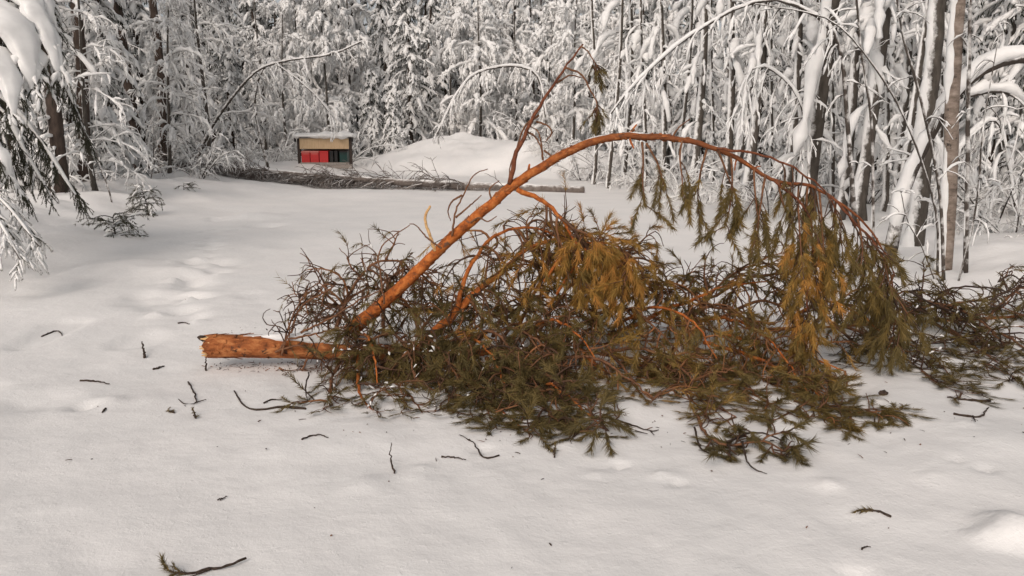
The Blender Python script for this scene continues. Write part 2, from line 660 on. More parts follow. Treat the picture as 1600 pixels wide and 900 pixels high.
def spruce(rng, H=11, Lmax=2.0, r0=.16, z0=.4, step=.42, nb=5, ns=9, nh=3, snow=1.0, droop=1.1, top=True):
    """snow-laden spruce: returns collectors for trunk, crown, snow"""
    tk, cr, sn = MB(), MB(), MB()
    P, R = trunk_mesh(H, r0, rng, .01, taper=.9)
    tk.tubes(P, R, 9, rng=rng)
    st, D, L, dr = [], [], [], []
    z = z0
    while z < H - .2:
        f = max(0.0, 1 - z / H)
        for k in range(nb):
            if rng.random() < .12:
                continue
            a = 6.283 * k / nb + rng.uniform(-.5, .5)
            zz = z + rng.uniform(-.18, .18)
            c = np.array([np.interp(zz, P[:, 2], P[:, 0]), np.interp(zz, P[:, 2], P[:, 1]), zz])
            st.append(c)
            D.append([math.cos(a), math.sin(a), rng.uniform(-.35, .15)])
            L.append((Lmax * f ** .75 + .25) * rng.uniform(.65, 1.15))
            dr.append(droop * rng.uniform(.7, 1.3))
        z += step * rng.uniform(.8, 1.2)
    st, D, L, dr = map(np.array, (st, D, L, dr))
    sp = grow(st, D, L, 8, dr, .05, rng, lift=.12)
    cr.tubes(sp, np.linspace(.022, .006, 8)[None] * np.ones((len(sp), 1)), 4, rng=rng)
    snow_on(sn, sp[:, 1:], .088 * snow * (.6 + .25 * L), rng, .45, .6, 6, .7)
    p, T, s, i = kids(sp, ns, .18, .98, rng)
    l = (L[i] * .34 * (1.15 - s) + .10) * rng.uniform(.7, 1.2, len(s))
    tw = grow(p, sidedir(T, rng, .6, .8, -.1, .8), l, 5, .75, .13, rng)
    cr.tubes(tw, np.array([.018, .024, .024, .018, .006])[None] * np.ones((len(tw), 1)), 3, rng=rng, cap=False)
    snow_on(sn, tw, .048 * snow, rng, .8, .55, 5, .7, gaps=.22)
    p, T, s, i = kids(np.concatenate([tw, tw]) if nh > 4 else tw, nh, .2, 1, rng)
    hg = grow(p, sidedir(T, rng, .35, .4, -.9), rng.uniform(.08, .22, len(p)), 4, .7, .14, rng)
    cr.tubes(hg, np.array([.014, .018, .015, .004])[None] * np.ones((len(hg), 1)), 3, rng=rng, cap=False)
    pick = rng.random(len(hg)) < .45
    snow_on(sn, hg[pick], .02 * snow, rng, .5, .5, 4, .8, gaps=.25)
    return tk, cr, sn


def frost_tree(rng, H=9, r0=.10, nl=26, zlo=.12, Lmax=2.6, nsec=8, nter=7, sag=1.5, lean=.05, fat=1.0, up=.55, snow=.5):
    """rime-covered broadleaf tree with bowed limbs and hanging fine twigs"""
    tk, cr, sn = MB(), MB(), MB()
    P, R = trunk_mesh(H, r0, rng, lean, K=16, taper=.85)
    tk.tubes(P, R, 9, rng=rng)
    s = np.sort(rng.uniform(zlo, .97, nl))
    z = s * H
    st = np.stack([np.interp(z, P[:, 2], P[:, 0]), np.interp(z, P[:, 2], P[:, 1]), z], 1)
    a = np.arange(nl) * 2.4 + rng.uniform(-.5, .5, nl)
    D = np.stack([np.cos(a), np.sin(a), rng.uniform(up * .5, up * 1.4, nl)], 1)
    L = Lmax * (1.1 - .65 * s) * rng.uniform(.6, 1.2, nl)
    lb = grow(st, D, L, 10, sag * rng.uniform(.7, 1.3, nl), .06, rng)
    cr.tubes(lb, np.linspace(.030, .010, 10)[None] * np.ones((nl, 1)) * fat, 5, rng=rng)
    snow_on(sn, lb[:, 1:], .062 * fat, rng, .75, .7, 6, .85, gaps=.2)
    p, T, ss, i = kids(lb, nsec, .2, 1, rng)
    l = (L[i] * .36 * (1.2 - ss) + .2) * rng.uniform(.7, 1.3, len(p))
    sec = grow(p, sidedir(T, rng, .6, .8, -.05), l * .9, 6, sag * .9, .17, rng)
    cr.tubes(sec, np.linspace(.017, .008, 6)[None] * np.ones((len(sec), 1)) * fat, 4, rng=rng, cap=False)
    pick = rng.random(len(sec)) < snow
    snow_on(sn, sec[pick], .044 * fat, rng, .8, .6, 5, .85, gaps=.22)
    p, T, ss, i = kids(sec, nter, .15, 1, rng)
    ter = grow(p, sidedir(T, rng, .6, .7, -.35), rng.uniform(.12, .36, len(p)), 4, sag * .6, .2, rng)
    pick = rng.random(len(ter)) < snow * .45
    snow_on(sn, ter[pick], .028 * fat, rng, .8, .6, 5, .85, gaps=.2)
    cr.tubes(ter, np.array([.011, .012, .010, .005])[None] * np.ones((len(ter), 1)) * fat, 3, rng=rng, cap=False)
    return tk, cr, sn


def pole(rng, H=10, r0=.08, nd=16, plaster=1.0, lean=.02, dead=.9, bark_gap=.3):
    """slender trunk with wind-blown snow plastered on one side and dead snow-carrying branches"""
    tk, cr, sn = MB(), MB(), MB()
    P, R = trunk_mesh(H, r0, rng, lean, K=20, taper=.55)
    tk.tubes(P, R, 10, rng=rng)
    if plaster > 0:
        z = np.linspace(.05, H * .98, 46)
        c = np.stack([np.interp(z, P[:, 2], P[:, 0]), np.interp(z, P[:, 2], P[:, 1]), z], 1)
        rr = np.interp(z, P[:, 2], R)
        nz = .5 + vnoise(z * 1.7, z * 0 + rng.uniform(0, 99), 4) + .35 * vnoise(z * 5, z * 0, 9)
        w = np.clip(.35 + .75 * nz, .2, 1.05) * plaster
        c[:, 0] -= rr * (.50 + .30 * w)
        c[:, 1] -= rr * (.05 + .10 * w)
        sn.tubes(c, rr * np.clip(w * .8, .2, .72), 8, lump=.15, rng=rng)
    nd = int(nd)
    z = rng.uniform(.6, H, nd)
    a = rng.uniform(0, 6.283, nd)
    st = np.stack([np.interp(z, P[:, 2], P[:, 0]), np.interp(z, P[:, 2], P[:, 1]), z], 1)
    L = rng.uniform(.25, 1.0, nd) * dead
    lb = grow(st, np.stack([np.cos(a), np.sin(a), rng.uniform(-.4, .4, nd)], 1), L, 6, rng.uniform(.4, 1.6, nd), .1, rng)
    cr.tubes(lb, np.linspace(.014, .005, 6)[None] * np.ones((nd, 1)), 4, rng=rng)
    snow_on(sn, lb, .038, rng, .85, .7, 6, .9, gaps=.25)
    # heavy drooping boughs packed with snow
    nbg = max(5, nd // 3)
    z = rng.uniform(1.6, H * .75, nbg)
    a = rng.uniform(0, 6.283, nbg)
    st = np.stack([np.interp(z, P[:, 2], P[:, 0]), np.interp(z, P[:, 2], P[:, 1]), z], 1)
    bg_ = grow(st, np.stack([np.cos(a), np.sin(a), rng.uniform(-.2, .5, nbg)], 1), rng.uniform(.6, 1.5, nbg), 9, rng.uniform(1.8, 3.4, nbg), .1, rng)
    cr.tubes(bg_, np.linspace(.018, .006, 9)[None] * np.ones((nbg, 1)), 4, rng=rng)
    snow_on(sn, bg_[:, 1:], rng.uniform(.05, .115, nbg), rng, .45, .4, 8, .9, gaps=.12)
    p, T, s, i = kids(lb, 5, .2, 1, rng)
    tw = grow(p, sidedir(T, rng, .6, .7, -.25), rng.uniform(.1, .32, len(p)), 4, .7, .24, rng)
    cr.tubes(tw, np.array([.008, .007, .006, .003])[None] * np.ones((len(tw), 1)), 3, rng=rng, cap=False)
    snow_on(sn, tw, .023, rng, .85, .6, 5, .9, gaps=.25)
    return tk, cr, sn


def bush(rng, n=10, H=1.8, spread=.8, fat=1.0, nsec=7, nter=5):
    """low rime-covered bush of several bowed stems"""
    st_m, cr, sn = MB(), MB(), MB()
    a = rng.uniform(0, 6.283, n)
    b = np.stack([np.cos(a) * .12, np.sin(a) * .12, np.full(n, -.1)], 1)
    L = H * rng.uniform(.6, 1.25, n)
    s1 = grow(b, np.stack([np.cos(a) * spread, np.sin(a) * spread, np.full(n, 1.2)], 1), L, 9, rng.uniform(.4, 1.6, n), .07, rng)
    st_m.tubes(s1, np.linspace(.020, .008, 9)[None] * np.ones((n, 1)) * fat, 5, rng=rng)
    snow_on(sn, s1[:, 2:], .028 * fat, rng, .5, .7, 5, .9, gaps=.2)
    p, T, s, i = kids(s1, nsec, .2, 1, rng)
    tw = grow(p, sidedir(T, rng, .6, .8, -.05), rng.uniform(.2, .5, len(p)), 5, .9, .22, rng)
    cr.tubes(tw, np.linspace(.013, .006, 5)[None] * np.ones((len(tw), 1)) * fat, 4, rng=rng, cap=False)
    snow_on(sn, tw, .024 * fat, rng, .85, .6, 5, .9, gaps=.25)
    p, T, s, i = kids(tw, nter, .2, 1, rng)
    t3 = grow(p, sidedir(T, rng, .6, .8, -.1), rng.uniform(.08, .28, len(p)), 4, .9, .14, rng)
    cr.tubes(t3, np.array([.009, .009, .008, .004])[None] * np.ones((len(t3), 1)) * fat, 3, rng=rng, cap=False)
    return st_m, cr, sn


class Kind:
    """meshes of one tree, shared by its copies"""
    def __init__(s, name, parts, tmat, cmat, tname='trunk', cname='crown'):
        tk, cr, sn = parts
        s.name, s.tname, s.cname = name, tname, cname
        s.raw = parts
        s.t = tk.mesh(tname, M[tmat])
        s.c = cr.mesh(cname, M[cmat])
        s.s = sn.mesh('snow_load', M['snow'])

    def place(s, loc, rz, scale, label, cat, group=None, name=None, tilt=None):
        e = empty(name or s.name, loc, rz, scale)
        if tilt:
            e.rotation_euler = (tilt[0], tilt[1], rz)
        link(s.tname, s.t, e)
        if len(s.c.vertices):
            c = link(s.cname, s.c, e, 'stuff')
            if len(s.s.vertices):
                link('snow_load', s.s, c, 'stuff')
        tag(e, label, cat, group)
        return e


def R_(k):
    return np.random.default_rng(1000 + k)


K_SPR = [Kind('snowy_spruce', spruce(R_(1), 11, 2.1, snow=1.25), 'dark_trunk', 'spruce'),
         Kind('snowy_spruce', spruce(R_(2), 12, 1.7, nb=5, droop=1.5, snow=1.3), 'dark_trunk', 'spruce'),
         Kind('snowy_spruce', spruce(R_(3), 9, 2.3, snow=1.1, droop=.9), 'dark_trunk', 'spruce')]
K_SMALL = [Kind('snowy_spruce', spruce(R_(4), 4.6, 1.25, r0=.06, z0=.2, step=.28, nb=6, ns=9, snow=1.15, droop=1.7), 'dark_trunk', 'spruce')]
K_FRO = [Kind('frosted_birch', frost_tree(R_(11), 9.5, .11, 28, .12, 2.8, 9, 5, 1.3, snow=.8), 'pole_trunk', 'frost'),
         Kind('frosted_birch', frost_tree(R_(12), 8.5, .09, 32, .10, 2.2, 9, 5, 1.6, .1, 1.1, snow=.85), 'pole_trunk', 'frost'),
         Kind('frosted_birch', frost_tree(R_(13), 10, .12, 26, .18, 3.2, 10, 5, 1.1, .03, snow=.8), 'pole_trunk', 'frost')]
K_WHITE = [Kind('frosted_birch', frost_tree(R_(14), 9.5, .11, 30, .06, 2.5, 10, 6, 1.5, .04, 1.8, snow=1.0), 'pole_trunk', 'rime'),
           Kind('frosted_birch', frost_tree(R_(15), 9.0, .10, 34, .05, 2.1, 10, 6, 1.9, .08, 1.9, snow=1.0), 'pole_trunk', 'rime')]
K_POLE = [Kind('slender_tree', pole(R_(21), 10, .085, 26), 'pole_trunk', 'frost_dark'),
          Kind('slender_tree', pole(R_(22), 10, .07, 30, 1.05, .04), 'pole_trunk', 'frost_dark'),
          Kind('slender_tree', pole(R_(23), 10, .10, 22, .9, .015), 'pole_trunk', 'frost_dark'),
          Kind('slender_tree', pole(R_(24), 10, .055, 30, 1.0, .05), 'pole_trunk', 'frost_dark')]
K_PINE = [Kind('tall_pine', pole(R_(31), 13, .19, 26, .32, .01, 1.5), 'dark_trunk', 'frost_dark'),
          Kind('tall_pine', pole(R_(32), 13, .17, 34, .36, .015, 1.7), 'dark_trunk', 'frost_dark')]
K_BUSH = [Kind('frosted_bush', bush(R_(41), 11, 1.9), 'frost_dark', 'frost', 'stem'),
          Kind('frosted_bush', bush(R_(42), 9, 2.6, .6, 1.1), 'frost_dark', 'frost', 'stem'),
          Kind('frosted_bush', bush(R_(43), 12, 1.2, 1.1), 'frost_dark', 'frost', 'stem')]
for kb in K_BUSH:
    kb.tname = 'stems'

ORD = ['first', 'second', 'third', 'fourth', 'fifth', 'sixth', 'seventh', 'eighth', 'ninth', 'tenth', 'eleventh', 'twelfth', 'thirteenth',
       'fourteenth', 'fifteenth', 'sixteenth', 'seventeenth', 'eighteenth', 'nineteenth', 'twentieth', 'twenty-first', 'twenty-second', 'twenty-third',
       'twenty-fourth', 'twenty-fifth', 'twenty-sixth', 'twenty-seventh', 'twenty-eighth', 'twenty-ninth', 'thirtieth']


def row(kinds, spots, phrase, cat, group, seed):
    """spots (px, Y, scale) of one stand, told apart by their order across the picture"""
    r = np.random.default_rng(seed)
    for n, (px, Y, s) in enumerate(sorted(spots)):
        k = kinds[n % len(kinds)]
        p = ground_at(px, Y)
        k.place((p[0], p[1], p[2] - .03), r.uniform(-.35, .35) if cat == 'tree trunk' else r.uniform(0, 6.283), s * r.uniform(.95, 1.05), phrase % ORD[n], cat, group)


# far wood that reads as one mass
def far_wood():
    r = R_(77)
    src = [spruce(R_(78), 13, 2.6, step=.75, nb=5, ns=5, nh=2, snow=1.7), frost_tree(R_(79), 11, .14, 22, .1, 3.2, 6, 5, 1.9, fat=2.0), spruce(R_(80), 14, 2.2, step=.8, nb=5, ns=5, nh=2, snow=1.7, droop=1.6)]
    spots = []
    for k in range(64):
        Y = r.uniform(50, 78)
        spots.append((r.uniform(-.78, .78) * Y, Y))
    for k in range(44):
        Y = r.uniform(50, 62)
        spots.append((((320 + k * 22) - 800) / F * Y, Y))
    for k in range(14):
        spots.append((r.uniform(12, 24), r.uniform(16, 44)))
        spots.append((r.uniform(-30, -19), r.uniform(18, 44)))
    o = empty('distant_forest')
    tag(o, 'snow-covered mass of forest closing off the clearing behind all other trees', 'forest', None, 'stuff')
    for v, parts in enumerate(src):
        # one tree of three materials, repeated by geometry nodes
        allm = MB()
        cnt = []
        for q in parts:
            n0 = (sum(len(x) for x in allm.Q), sum(len(x) for x in allm.T))
            allm.merge(q)
            cnt.append((n0, (sum(len(x) for x in allm.Q), sum(len(x) for x in allm.T))))
        me = allm.mesh('forest_tree', M['dark_trunk'])
        me.materials.append(M['spruce'])
        me.materials.append(M['snow'])
        nq = sum(len(x) for x in allm.Q)
        mi = np.zeros(len(me.polygons), np.int32)
        for k, ((q0, t0), (q1, t1)) in enumerate(cnt):
            mi[q0:q1] = k
            mi[nq + t0:nq + t1] = k
        me.polygons.foreach_set('material_index', mi)
        tree = bpy.data.objects.new('forest_tree', me)
        pts = [(x, y, float(gz(x, y))) for n, (x, y) in enumerate(spots) if n % 3 == v]
        pm = bpy.data.meshes.new('forest_spots')
        pm.from_pydata(pts, [], [])
        at = pm.attributes.new('turn', 'FLOAT_VECTOR', 'POINT')
        at.data.foreach_set('vector', np.stack([np.zeros(len(pts)), np.zeros(len(pts)), r.uniform(0, 6.28, len(pts))], 1).astype(np.float32).ravel())
        at = pm.attributes.new('size', 'FLOAT', 'POINT')
        at.data.foreach_set('value', r.uniform(.85, 1.25, len(pts)).astype(np.float32))
        ob = link('trees', pm, o, 'stuff')
        ng = bpy.data.node_groups.new('forest_trees', 'GeometryNodeTree')
        ng.interface.new_socket('Geometry', in_out='INPUT', socket_type='NodeSocketGeometry')
        ng.interface.new_socket('Geometry', in_out='OUTPUT', socket_type='NodeSocketGeometry')
        gi, go = ng.nodes.new('NodeGroupInput'), ng.nodes.new('NodeGroupOutput')
        io = ng.nodes.new('GeometryNodeInstanceOnPoints')
        oi = ng.nodes.new('GeometryNodeObjectInfo')
        oi.inputs['Object'].default_value = tree
        oi.inputs['As Instance'].default_value = True
        a1, a2 = ng.nodes.new('GeometryNodeInputNamedAttribute'), ng.nodes.new('GeometryNodeInputNamedAttribute')
        a1.data_type, a2.data_type = 'FLOAT_VECTOR', 'FLOAT'
        a1.inputs['Name'].default_value, a2.inputs['Name'].default_value = 'turn', 'size'
        ng.links.new(gi.outputs[0], io.inputs['Points'])
        ng.links.new(oi.outputs['Geometry'], io.inputs['Instance'])
        ng.links.new(a1.outputs['Attribute'], io.inputs['Rotation'])
        ng.links.new(a2.outputs['Attribute'], io.inputs['Scale'])
        ng.links.new(io.outputs[0], go.inputs[0])
        md = ob.modifiers.new('forest_trees', 'NODES')
        md.node_group = ng


far_wood()

# left side of the clearing
row(K_PINE, [(90, 17, .9), (142, 20, .85), (214, 24, 1.0), (262, 27, .95), (-20, 22, 1.0), (322, 36, .8)],
    '%s dark bare pine trunk from the left edge of the forest', 'tree trunk', 'dark pine trunks left of the clearing', 1)
row(K_SPR, [(40, 19, .9), (115, 25, .95), (175, 22, .8), (240, 32, 1.0), (300, 33, .95), (370, 38, .9), (10, 27, 1.1), (190, 30, 1.0), (340, 44, 1.1), (90, 31, 1.0), (410, 46, 1.0)],
    '%s snow-laden spruce from the left among the left forest', 'spruce', 'snowy spruces left of the clearing', 2)
row(K_FRO, [(330, 29, .8), (420, 42, .95), (270, 24, .7), (155, 18, .6)],
    '%s rime-covered birch from the left beside the left spruces', 'birch', 'frosted birches left of the clearing', 3)
row(K_BUSH, [(110, 19, 1.0), (175, 21, .8), (255, 25, 1.0), (295, 26, 1.0), (340, 29, 1.1), (385, 32, 1.1), (430, 34, 1.0), (315, 24, .9), (150, 23, 1.0), (215, 27, 1.0)],
    '%s frosted bush from the left at the foot of the left forest', 'bush', 'frosted bushes left of the clearing', 4)
# behind the snow pile
row(K_WHITE, [(470, 43, 1.05), (515, 39, .95), (560, 47, 1.1), (700, 46, 1.1), (745, 43, 1.0), (800, 45, 1.05), (850, 41, .95), (890, 37, .9), (930, 42, 1.0), (455, 38, .75), (770, 50, 1.1), (500, 52, 1.2), (980, 36, .9), (1040, 33, .9)],
    '%s white rime-covered birch from the left behind the snow pile', 'birch', 'frosted birches behind the snow pile', 5)
row([K_SPR[1], K_SPR[0]], [(645, 44, 1.05), (680, 52, 1.15), (605, 50, 1.1)],
    '%s tall drooping spruce from the left behind the snow pile', 'spruce', 'snowy spruces behind the snow pile', 6)
row(K_SMALL, [(585, 41, 1.1), (620, 40, .8), (548, 40, .7)],
    '%s small white-laden spruce from the left between letterboxes and snow pile', 'small spruce', 'small spruces by the snow pile', 7)
row(K_BUSH, [(480, 37, 1.1), (540, 37, 1.0), (870, 35, 1.0), (910, 31, 1.0), (950, 30, .9), (800, 43, 1.2), (730, 43, 1.2), (840, 40, 1.2), (990, 27, .9), (1030, 25, .8)],
    '%s frosted bush from the left along the back of the clearing', 'bush', 'frosted bushes at the back of the clearing', 8)
# right side of the clearing
row(K_POLE, [(925, 28, .9), (950, 26, 1.0), (975, 27, .9), (1003, 25, 1.0), (1030, 24, .9), (1055, 26, 1.0), (1085, 22, 1.0), (1107, 24, .9), (1128, 20, 1.0), (1150, 22, 1.0),
              (1170, 18, 1.0), (1196, 19, .9), (1222, 17, 1.0), (1262, 14.5, 1.75), (1290, 17, .9), (1308, 14, .95), (1328, 16, 1.0), (1346, 13.5, 1.0), (1372, 15, 1.0), (1388, 18, 1.1), (1405, 13, .9),
              (1240, 22, 1.0), (1425, 16, 1.0), (1455, 18, 1.0), (1540, 17, 1.0), (1580, 21, 1.0)],
    '%s slender snow-plastered trunk from the snow pile in the right forest', 'tree trunk', 'slender trunks right of the clearing', 9)
row(K_SPR, [(1000, 34, .9), (1090, 31, .9), (1180, 28, .9), (1270, 26, .9), (1360, 24, .95), (1450, 23, .9), (1540, 20, .8), (1610, 15, .7)],
    '%s snow-laden spruce from the left behind the slender right trunks', 'spruce', 'snowy spruces right of the clearing', 10)
row(K_BUSH, [(1010, 23, .7), (1060, 21, .7), (1100, 19, .7), (1150, 17.5, .6), (1200, 16, .6), (1250, 18, .8), (1300, 19, .8), (1350, 17, .7), (1420, 19, .8), (1550, 12.5, .75), (1585, 11.5, .7), (1530, 15, .8), (1600, 14, .9)],
    '%s frosted bush from the left between the slender right trunks', 'bush', 'frosted bushes right of the clearing', 11)

# ------------------------------------------------------------------ trees with a shape of their own
def custom_tree(name, label, cat, stems, mat, snow=None, twigs=(0, 0), seed=0, side_plaster=None, group=None, tmat=None, twig_len=(.2, .6), sag=1.0, fat=1.0, stem_name='trunk', hang=False):
    """stems: list of (points, radius start, radius end) in world coordinates; first is the trunk"""
    r = R_(500 + seed)
    base = np.array(stems[0][0][0], float)
    e = empty(name, base)
    tag(e, label, cat, group)
    for n, (pts, ra, rb) in enumerate(stems):
        K = 22 if n == 0 else 14
        P = spline(np.array(pts) - base, K)
        P = P + r.normal(size=P.shape) * ra * .12 * np.linspace(0, 1, K)[:, None]
        Rr = np.linspace(ra, rb, K)
        t = MB()
        t.tubes(P, Rr, 12 if n == 0 else 8, rng=r)
        ob = link(stem_name if n == 0 else 'branch', t.mesh('stem', M[mat]), e)
        s = MB()
        if snow:
            z = snow if not isinstance(snow, (list, tuple)) else snow[n]
            if z:
                s0 = 2 if n == 0 and K > 4 else 0
                snow_on(s, P[None, s0:], np.array([z]), r, .28, .75, 10, .85, gaps=.06)
        if side_plaster and n == 0:
            zz = np.linspace(0, 1, 60)
            C = spline(P, 60)
            rr = np.linspace(ra, rb, 60)
            nz = .5 + vnoise(zz * 14, zz * 0 + seed, 4) + .4 * vnoise(zz * 40, zz * 0, 9)
            w = np.clip(.3 + .7 * nz, .2, 1) * side_plaster
            C[:, 0] -= rr * (.45 + .38 * w)
            C[:, 1] -= rr * .12
            s.tubes(C, rr * np.clip(w, .2, .8), 9, lump=.12, rng=r)
        if s.n:
            link('snow_load', s.mesh('snow_load', M['snow']), ob, 'stuff')
        nt, n3 = twigs
        if nt:
            c = MB()
            sn = MB()
            p, T, ss, i = kids(P[None], nt, .3, 1, r)
            d = sidedir(T, r, .6, .75, -.5 if hang else .05)
            tw = grow(p, d, r.uniform(*twig_len, len(p)), 6, sag, .1, r)
            c.tubes(tw, np.linspace(.010, .004, 6)[None] * np.ones((len(tw), 1)) * fat, 4, rng=r, cap=False)
            snow_on(sn, tw, .017 * fat, r, .6, .6, 5, .9, gaps=.25)
            if n3:
                p, T, ss, i = kids(tw, n3, .2, 1, r)
                t3 = grow(p, sidedir(T, r, .6, .8, -.3 if hang else 0), r.uniform(.08, .3, len(p)), 4, sag, .12, r)
                c.tubes(t3, np.array([.006, .006, .005, .003])[None] * np.ones((len(t3), 1)) * fat, 3, rng=r, cap=False)
                snow_on(sn, t3, .010 * fat, r, .6, .6, 4, .9, gaps=.3)
            co = link('twigs', c.mesh('twigs', M['frost_dark']), ob, 'stuff')
            link('twig_snow', sn.mesh('twig_snow', M['snow']), ob, 'stuff')
    return e


def C(Y, *pp):
    """points at depth Y (or own depth when a triple is given)"""
    return [W(p[0], p[1], p[2] if len(p) > 2 else Y) for p in pp]


def base_at(px, Y, dz=-.1):
    p = ground_at(px, Y)
    p[2] += dz
    return p


def right_trees():
    b = base_at(1483, 9.4)
    custom_tree('birch_tree', 'pale birch trunk with peeling brown bark standing at the right', 'birch',
                [([b, W(1484, 300, 9.4), W(1488, 150, 9.4), W(1497, 0, 9.4), W(1505, -260, 9.5), W(1500, -520, 9.6)], .086, .055)], 'birch', None, (0, 0), 1, 1.0)
    b = base_at(1432, 11.2)
    custom_tree('grey_tree', 'grey lichen-covered trunk with snow just left of the pale birch', 'tree trunk',
                [([b, W(1438, 300, 11.2), W(1452, 150, 11.2), W(1466, 0, 11.2), W(1476, -300, 11.3)], .125, .085)], 'pole_trunk', None, (0, 0), 2, .9)
    b = base_at(1392, 10.2)
    custom_tree('bent_tree', 'thick snow-caked trunk bowed over to the right edge behind the birch', 'bent tree',
                [([b, W(1412, 300, 10.2), W(1445, 225, 10.2), W(1482, 160, 10.1), W(1530, 112, 10), W(1590, 92, 9.9), W(1660, 110, 9.8), W(1720, 190, 9.7)], .085, .05),
                 (C(10.0, (1510, 150), (1560, 142), (1600, 160), (1640, 210)), .03, .015)], 'frost_dark', [.10, .075], (7, 4), 3, None, None, None, (.3, .8), 1.5, 1.3, hang=True)
    for n, (pp, Y, ra, lab) in enumerate([
            ([(1508, 440), (1512, 250), (1514, 90), (1518, -40), (1524, -200)], 9.0, .030, 'thin dark upright stem touching the right side of the pale birch'),
            ([(1476, 438), (1468, 300), (1440, 160), (1412, 60), (1396, -40), (1370, -200)], 8.8, .020, 'thin dark stem leaning left and crossing in front of the grey trunk'),
            ([(1466, 425), (1462, 330), (1420, 200), (1370, 110), (1310, 40), (1255, 18), (1180, 6)], 9.1, .015, 'long thin stem arching far to the left above the fallen pine'),
            ([(1496, 440), (1520, 350), (1530, 280), (1536, 200), (1560, 60)], 8.7, .012, 'wispy bare sapling stem right of the birch clump'),
            ([(1468, 405), (1440, 385), (1418, 345), (1408, 300)], 8.9, .010, 'short twig-like sapling leaning left from the birch clump'),
            ([(1372, 330), (1362, 200), (1348, 100), (1340, 20), (1330, -120)], 10.6, .022, 'thin dark sapling stem between the grey trunk and the thick trunk')]):
        pts = C(Y, *pp)
        pts[0] = np.array([pts[0][0], pts[0][1], float(gz(pts[0][0], pts[0][1])) - .08])
        custom_tree('sapling', lab, 'sapling', [(pts, ra, ra * .45)], 'frost_dark', ra * .5 if n in (2,) else None, (5, 3), 10 + n, .55 if n in (0, 5) else None, stem_name='stem', twig_len=(.1, .35))
    # long arched snow-carrying birch limbs over the clearing
    arch = [([(1335, 380), (1330, 200), (1300, 60), (1235, 12), (1165, 8), (1100, 40), (1040, 90), (1000, 140), (965, 170)], 13.0, .04, .030, 'young birch bent in a long arch with a snow ridge on top', 0),
            ([(1160, 330), (1150, 180), (1120, 60), (1060, 10), (1000, 20), (950, 40), (900, 90)], 17.0, .04, .03, 'young bent birch with drooping snowy tip behind the long arch', 1),
            ([(965, 300), (955, 200), (930, 110), (880, 50), (820, 20), (760, 45), (720, 110), (700, 190)], 24.0, .06, .045, 'tall birch bowed left over the snow pile, hung with white twigs', 2),
            ([(860, 280), (850, 200), (820, 120), (770, 95), (720, 130), (690, 200)], 34.0, .07, .06, 'bowed white birch arching just above the snow pile', 3),
            ([(300, 270), (330, 200), (390, 120), (450, 95), (520, 90), (580, 70)], 27.0, .06, .03, 'dark leaning stem slanting right above the letterboxes', 4),
            ([(420, 262), (400, 190), (385, 140), (420, 118), (480, 130), (530, 175)], 30.0, .05, .035, 'low bowed birch arching toward the letterboxes', 5),
            ([(1590, 420), (1585, 300), (1560, 200), (1500, 240), (1450, 330)], 12.5, .03, .04, 'small birch bowed left at the right edge', 6),
            ([(265, 275), (275, 150), (300, 60), (345, 10), (400, 30), (440, 90)], 24.0, .05, .035, 'young birch bowed right above the left spruces', 7),
            ([(1262, 350), (1255, 240), (1235, 150), (1200, 110), (1170, 140), (1150, 210)], 14.0, .03, .04, 'slim birch curled over beside the thick right trunk', 8)]
    for pp, Y, ra, sn, lab, n in arch:
        if n in (1, 2, 7):
            continue
        wr = R_(460 + n)
        pp = [(q[0] + wr.normal() * 9, q[1] + wr.normal() * 7) if 0 < m else q for m, q in enumerate(pp)]
        pts = C(Y, *pp)
        g = gz(pts[0][0], pts[0][1])
        pts[0] = np.array([pts[0][0], pts[0][1], float(g) - .1])
        custom_tree('bowed_birch', lab, 'bent birch', [(pts, ra, ra * .4)], 'frost_dark', sn, (34 if n != 4 else 10, 7), 40 + n, None, 'bowed birches round the clearing', None, (.25, .75 + Y * .012), 1.6, 1.0 + Y * .03, hang=True)


right_trees()


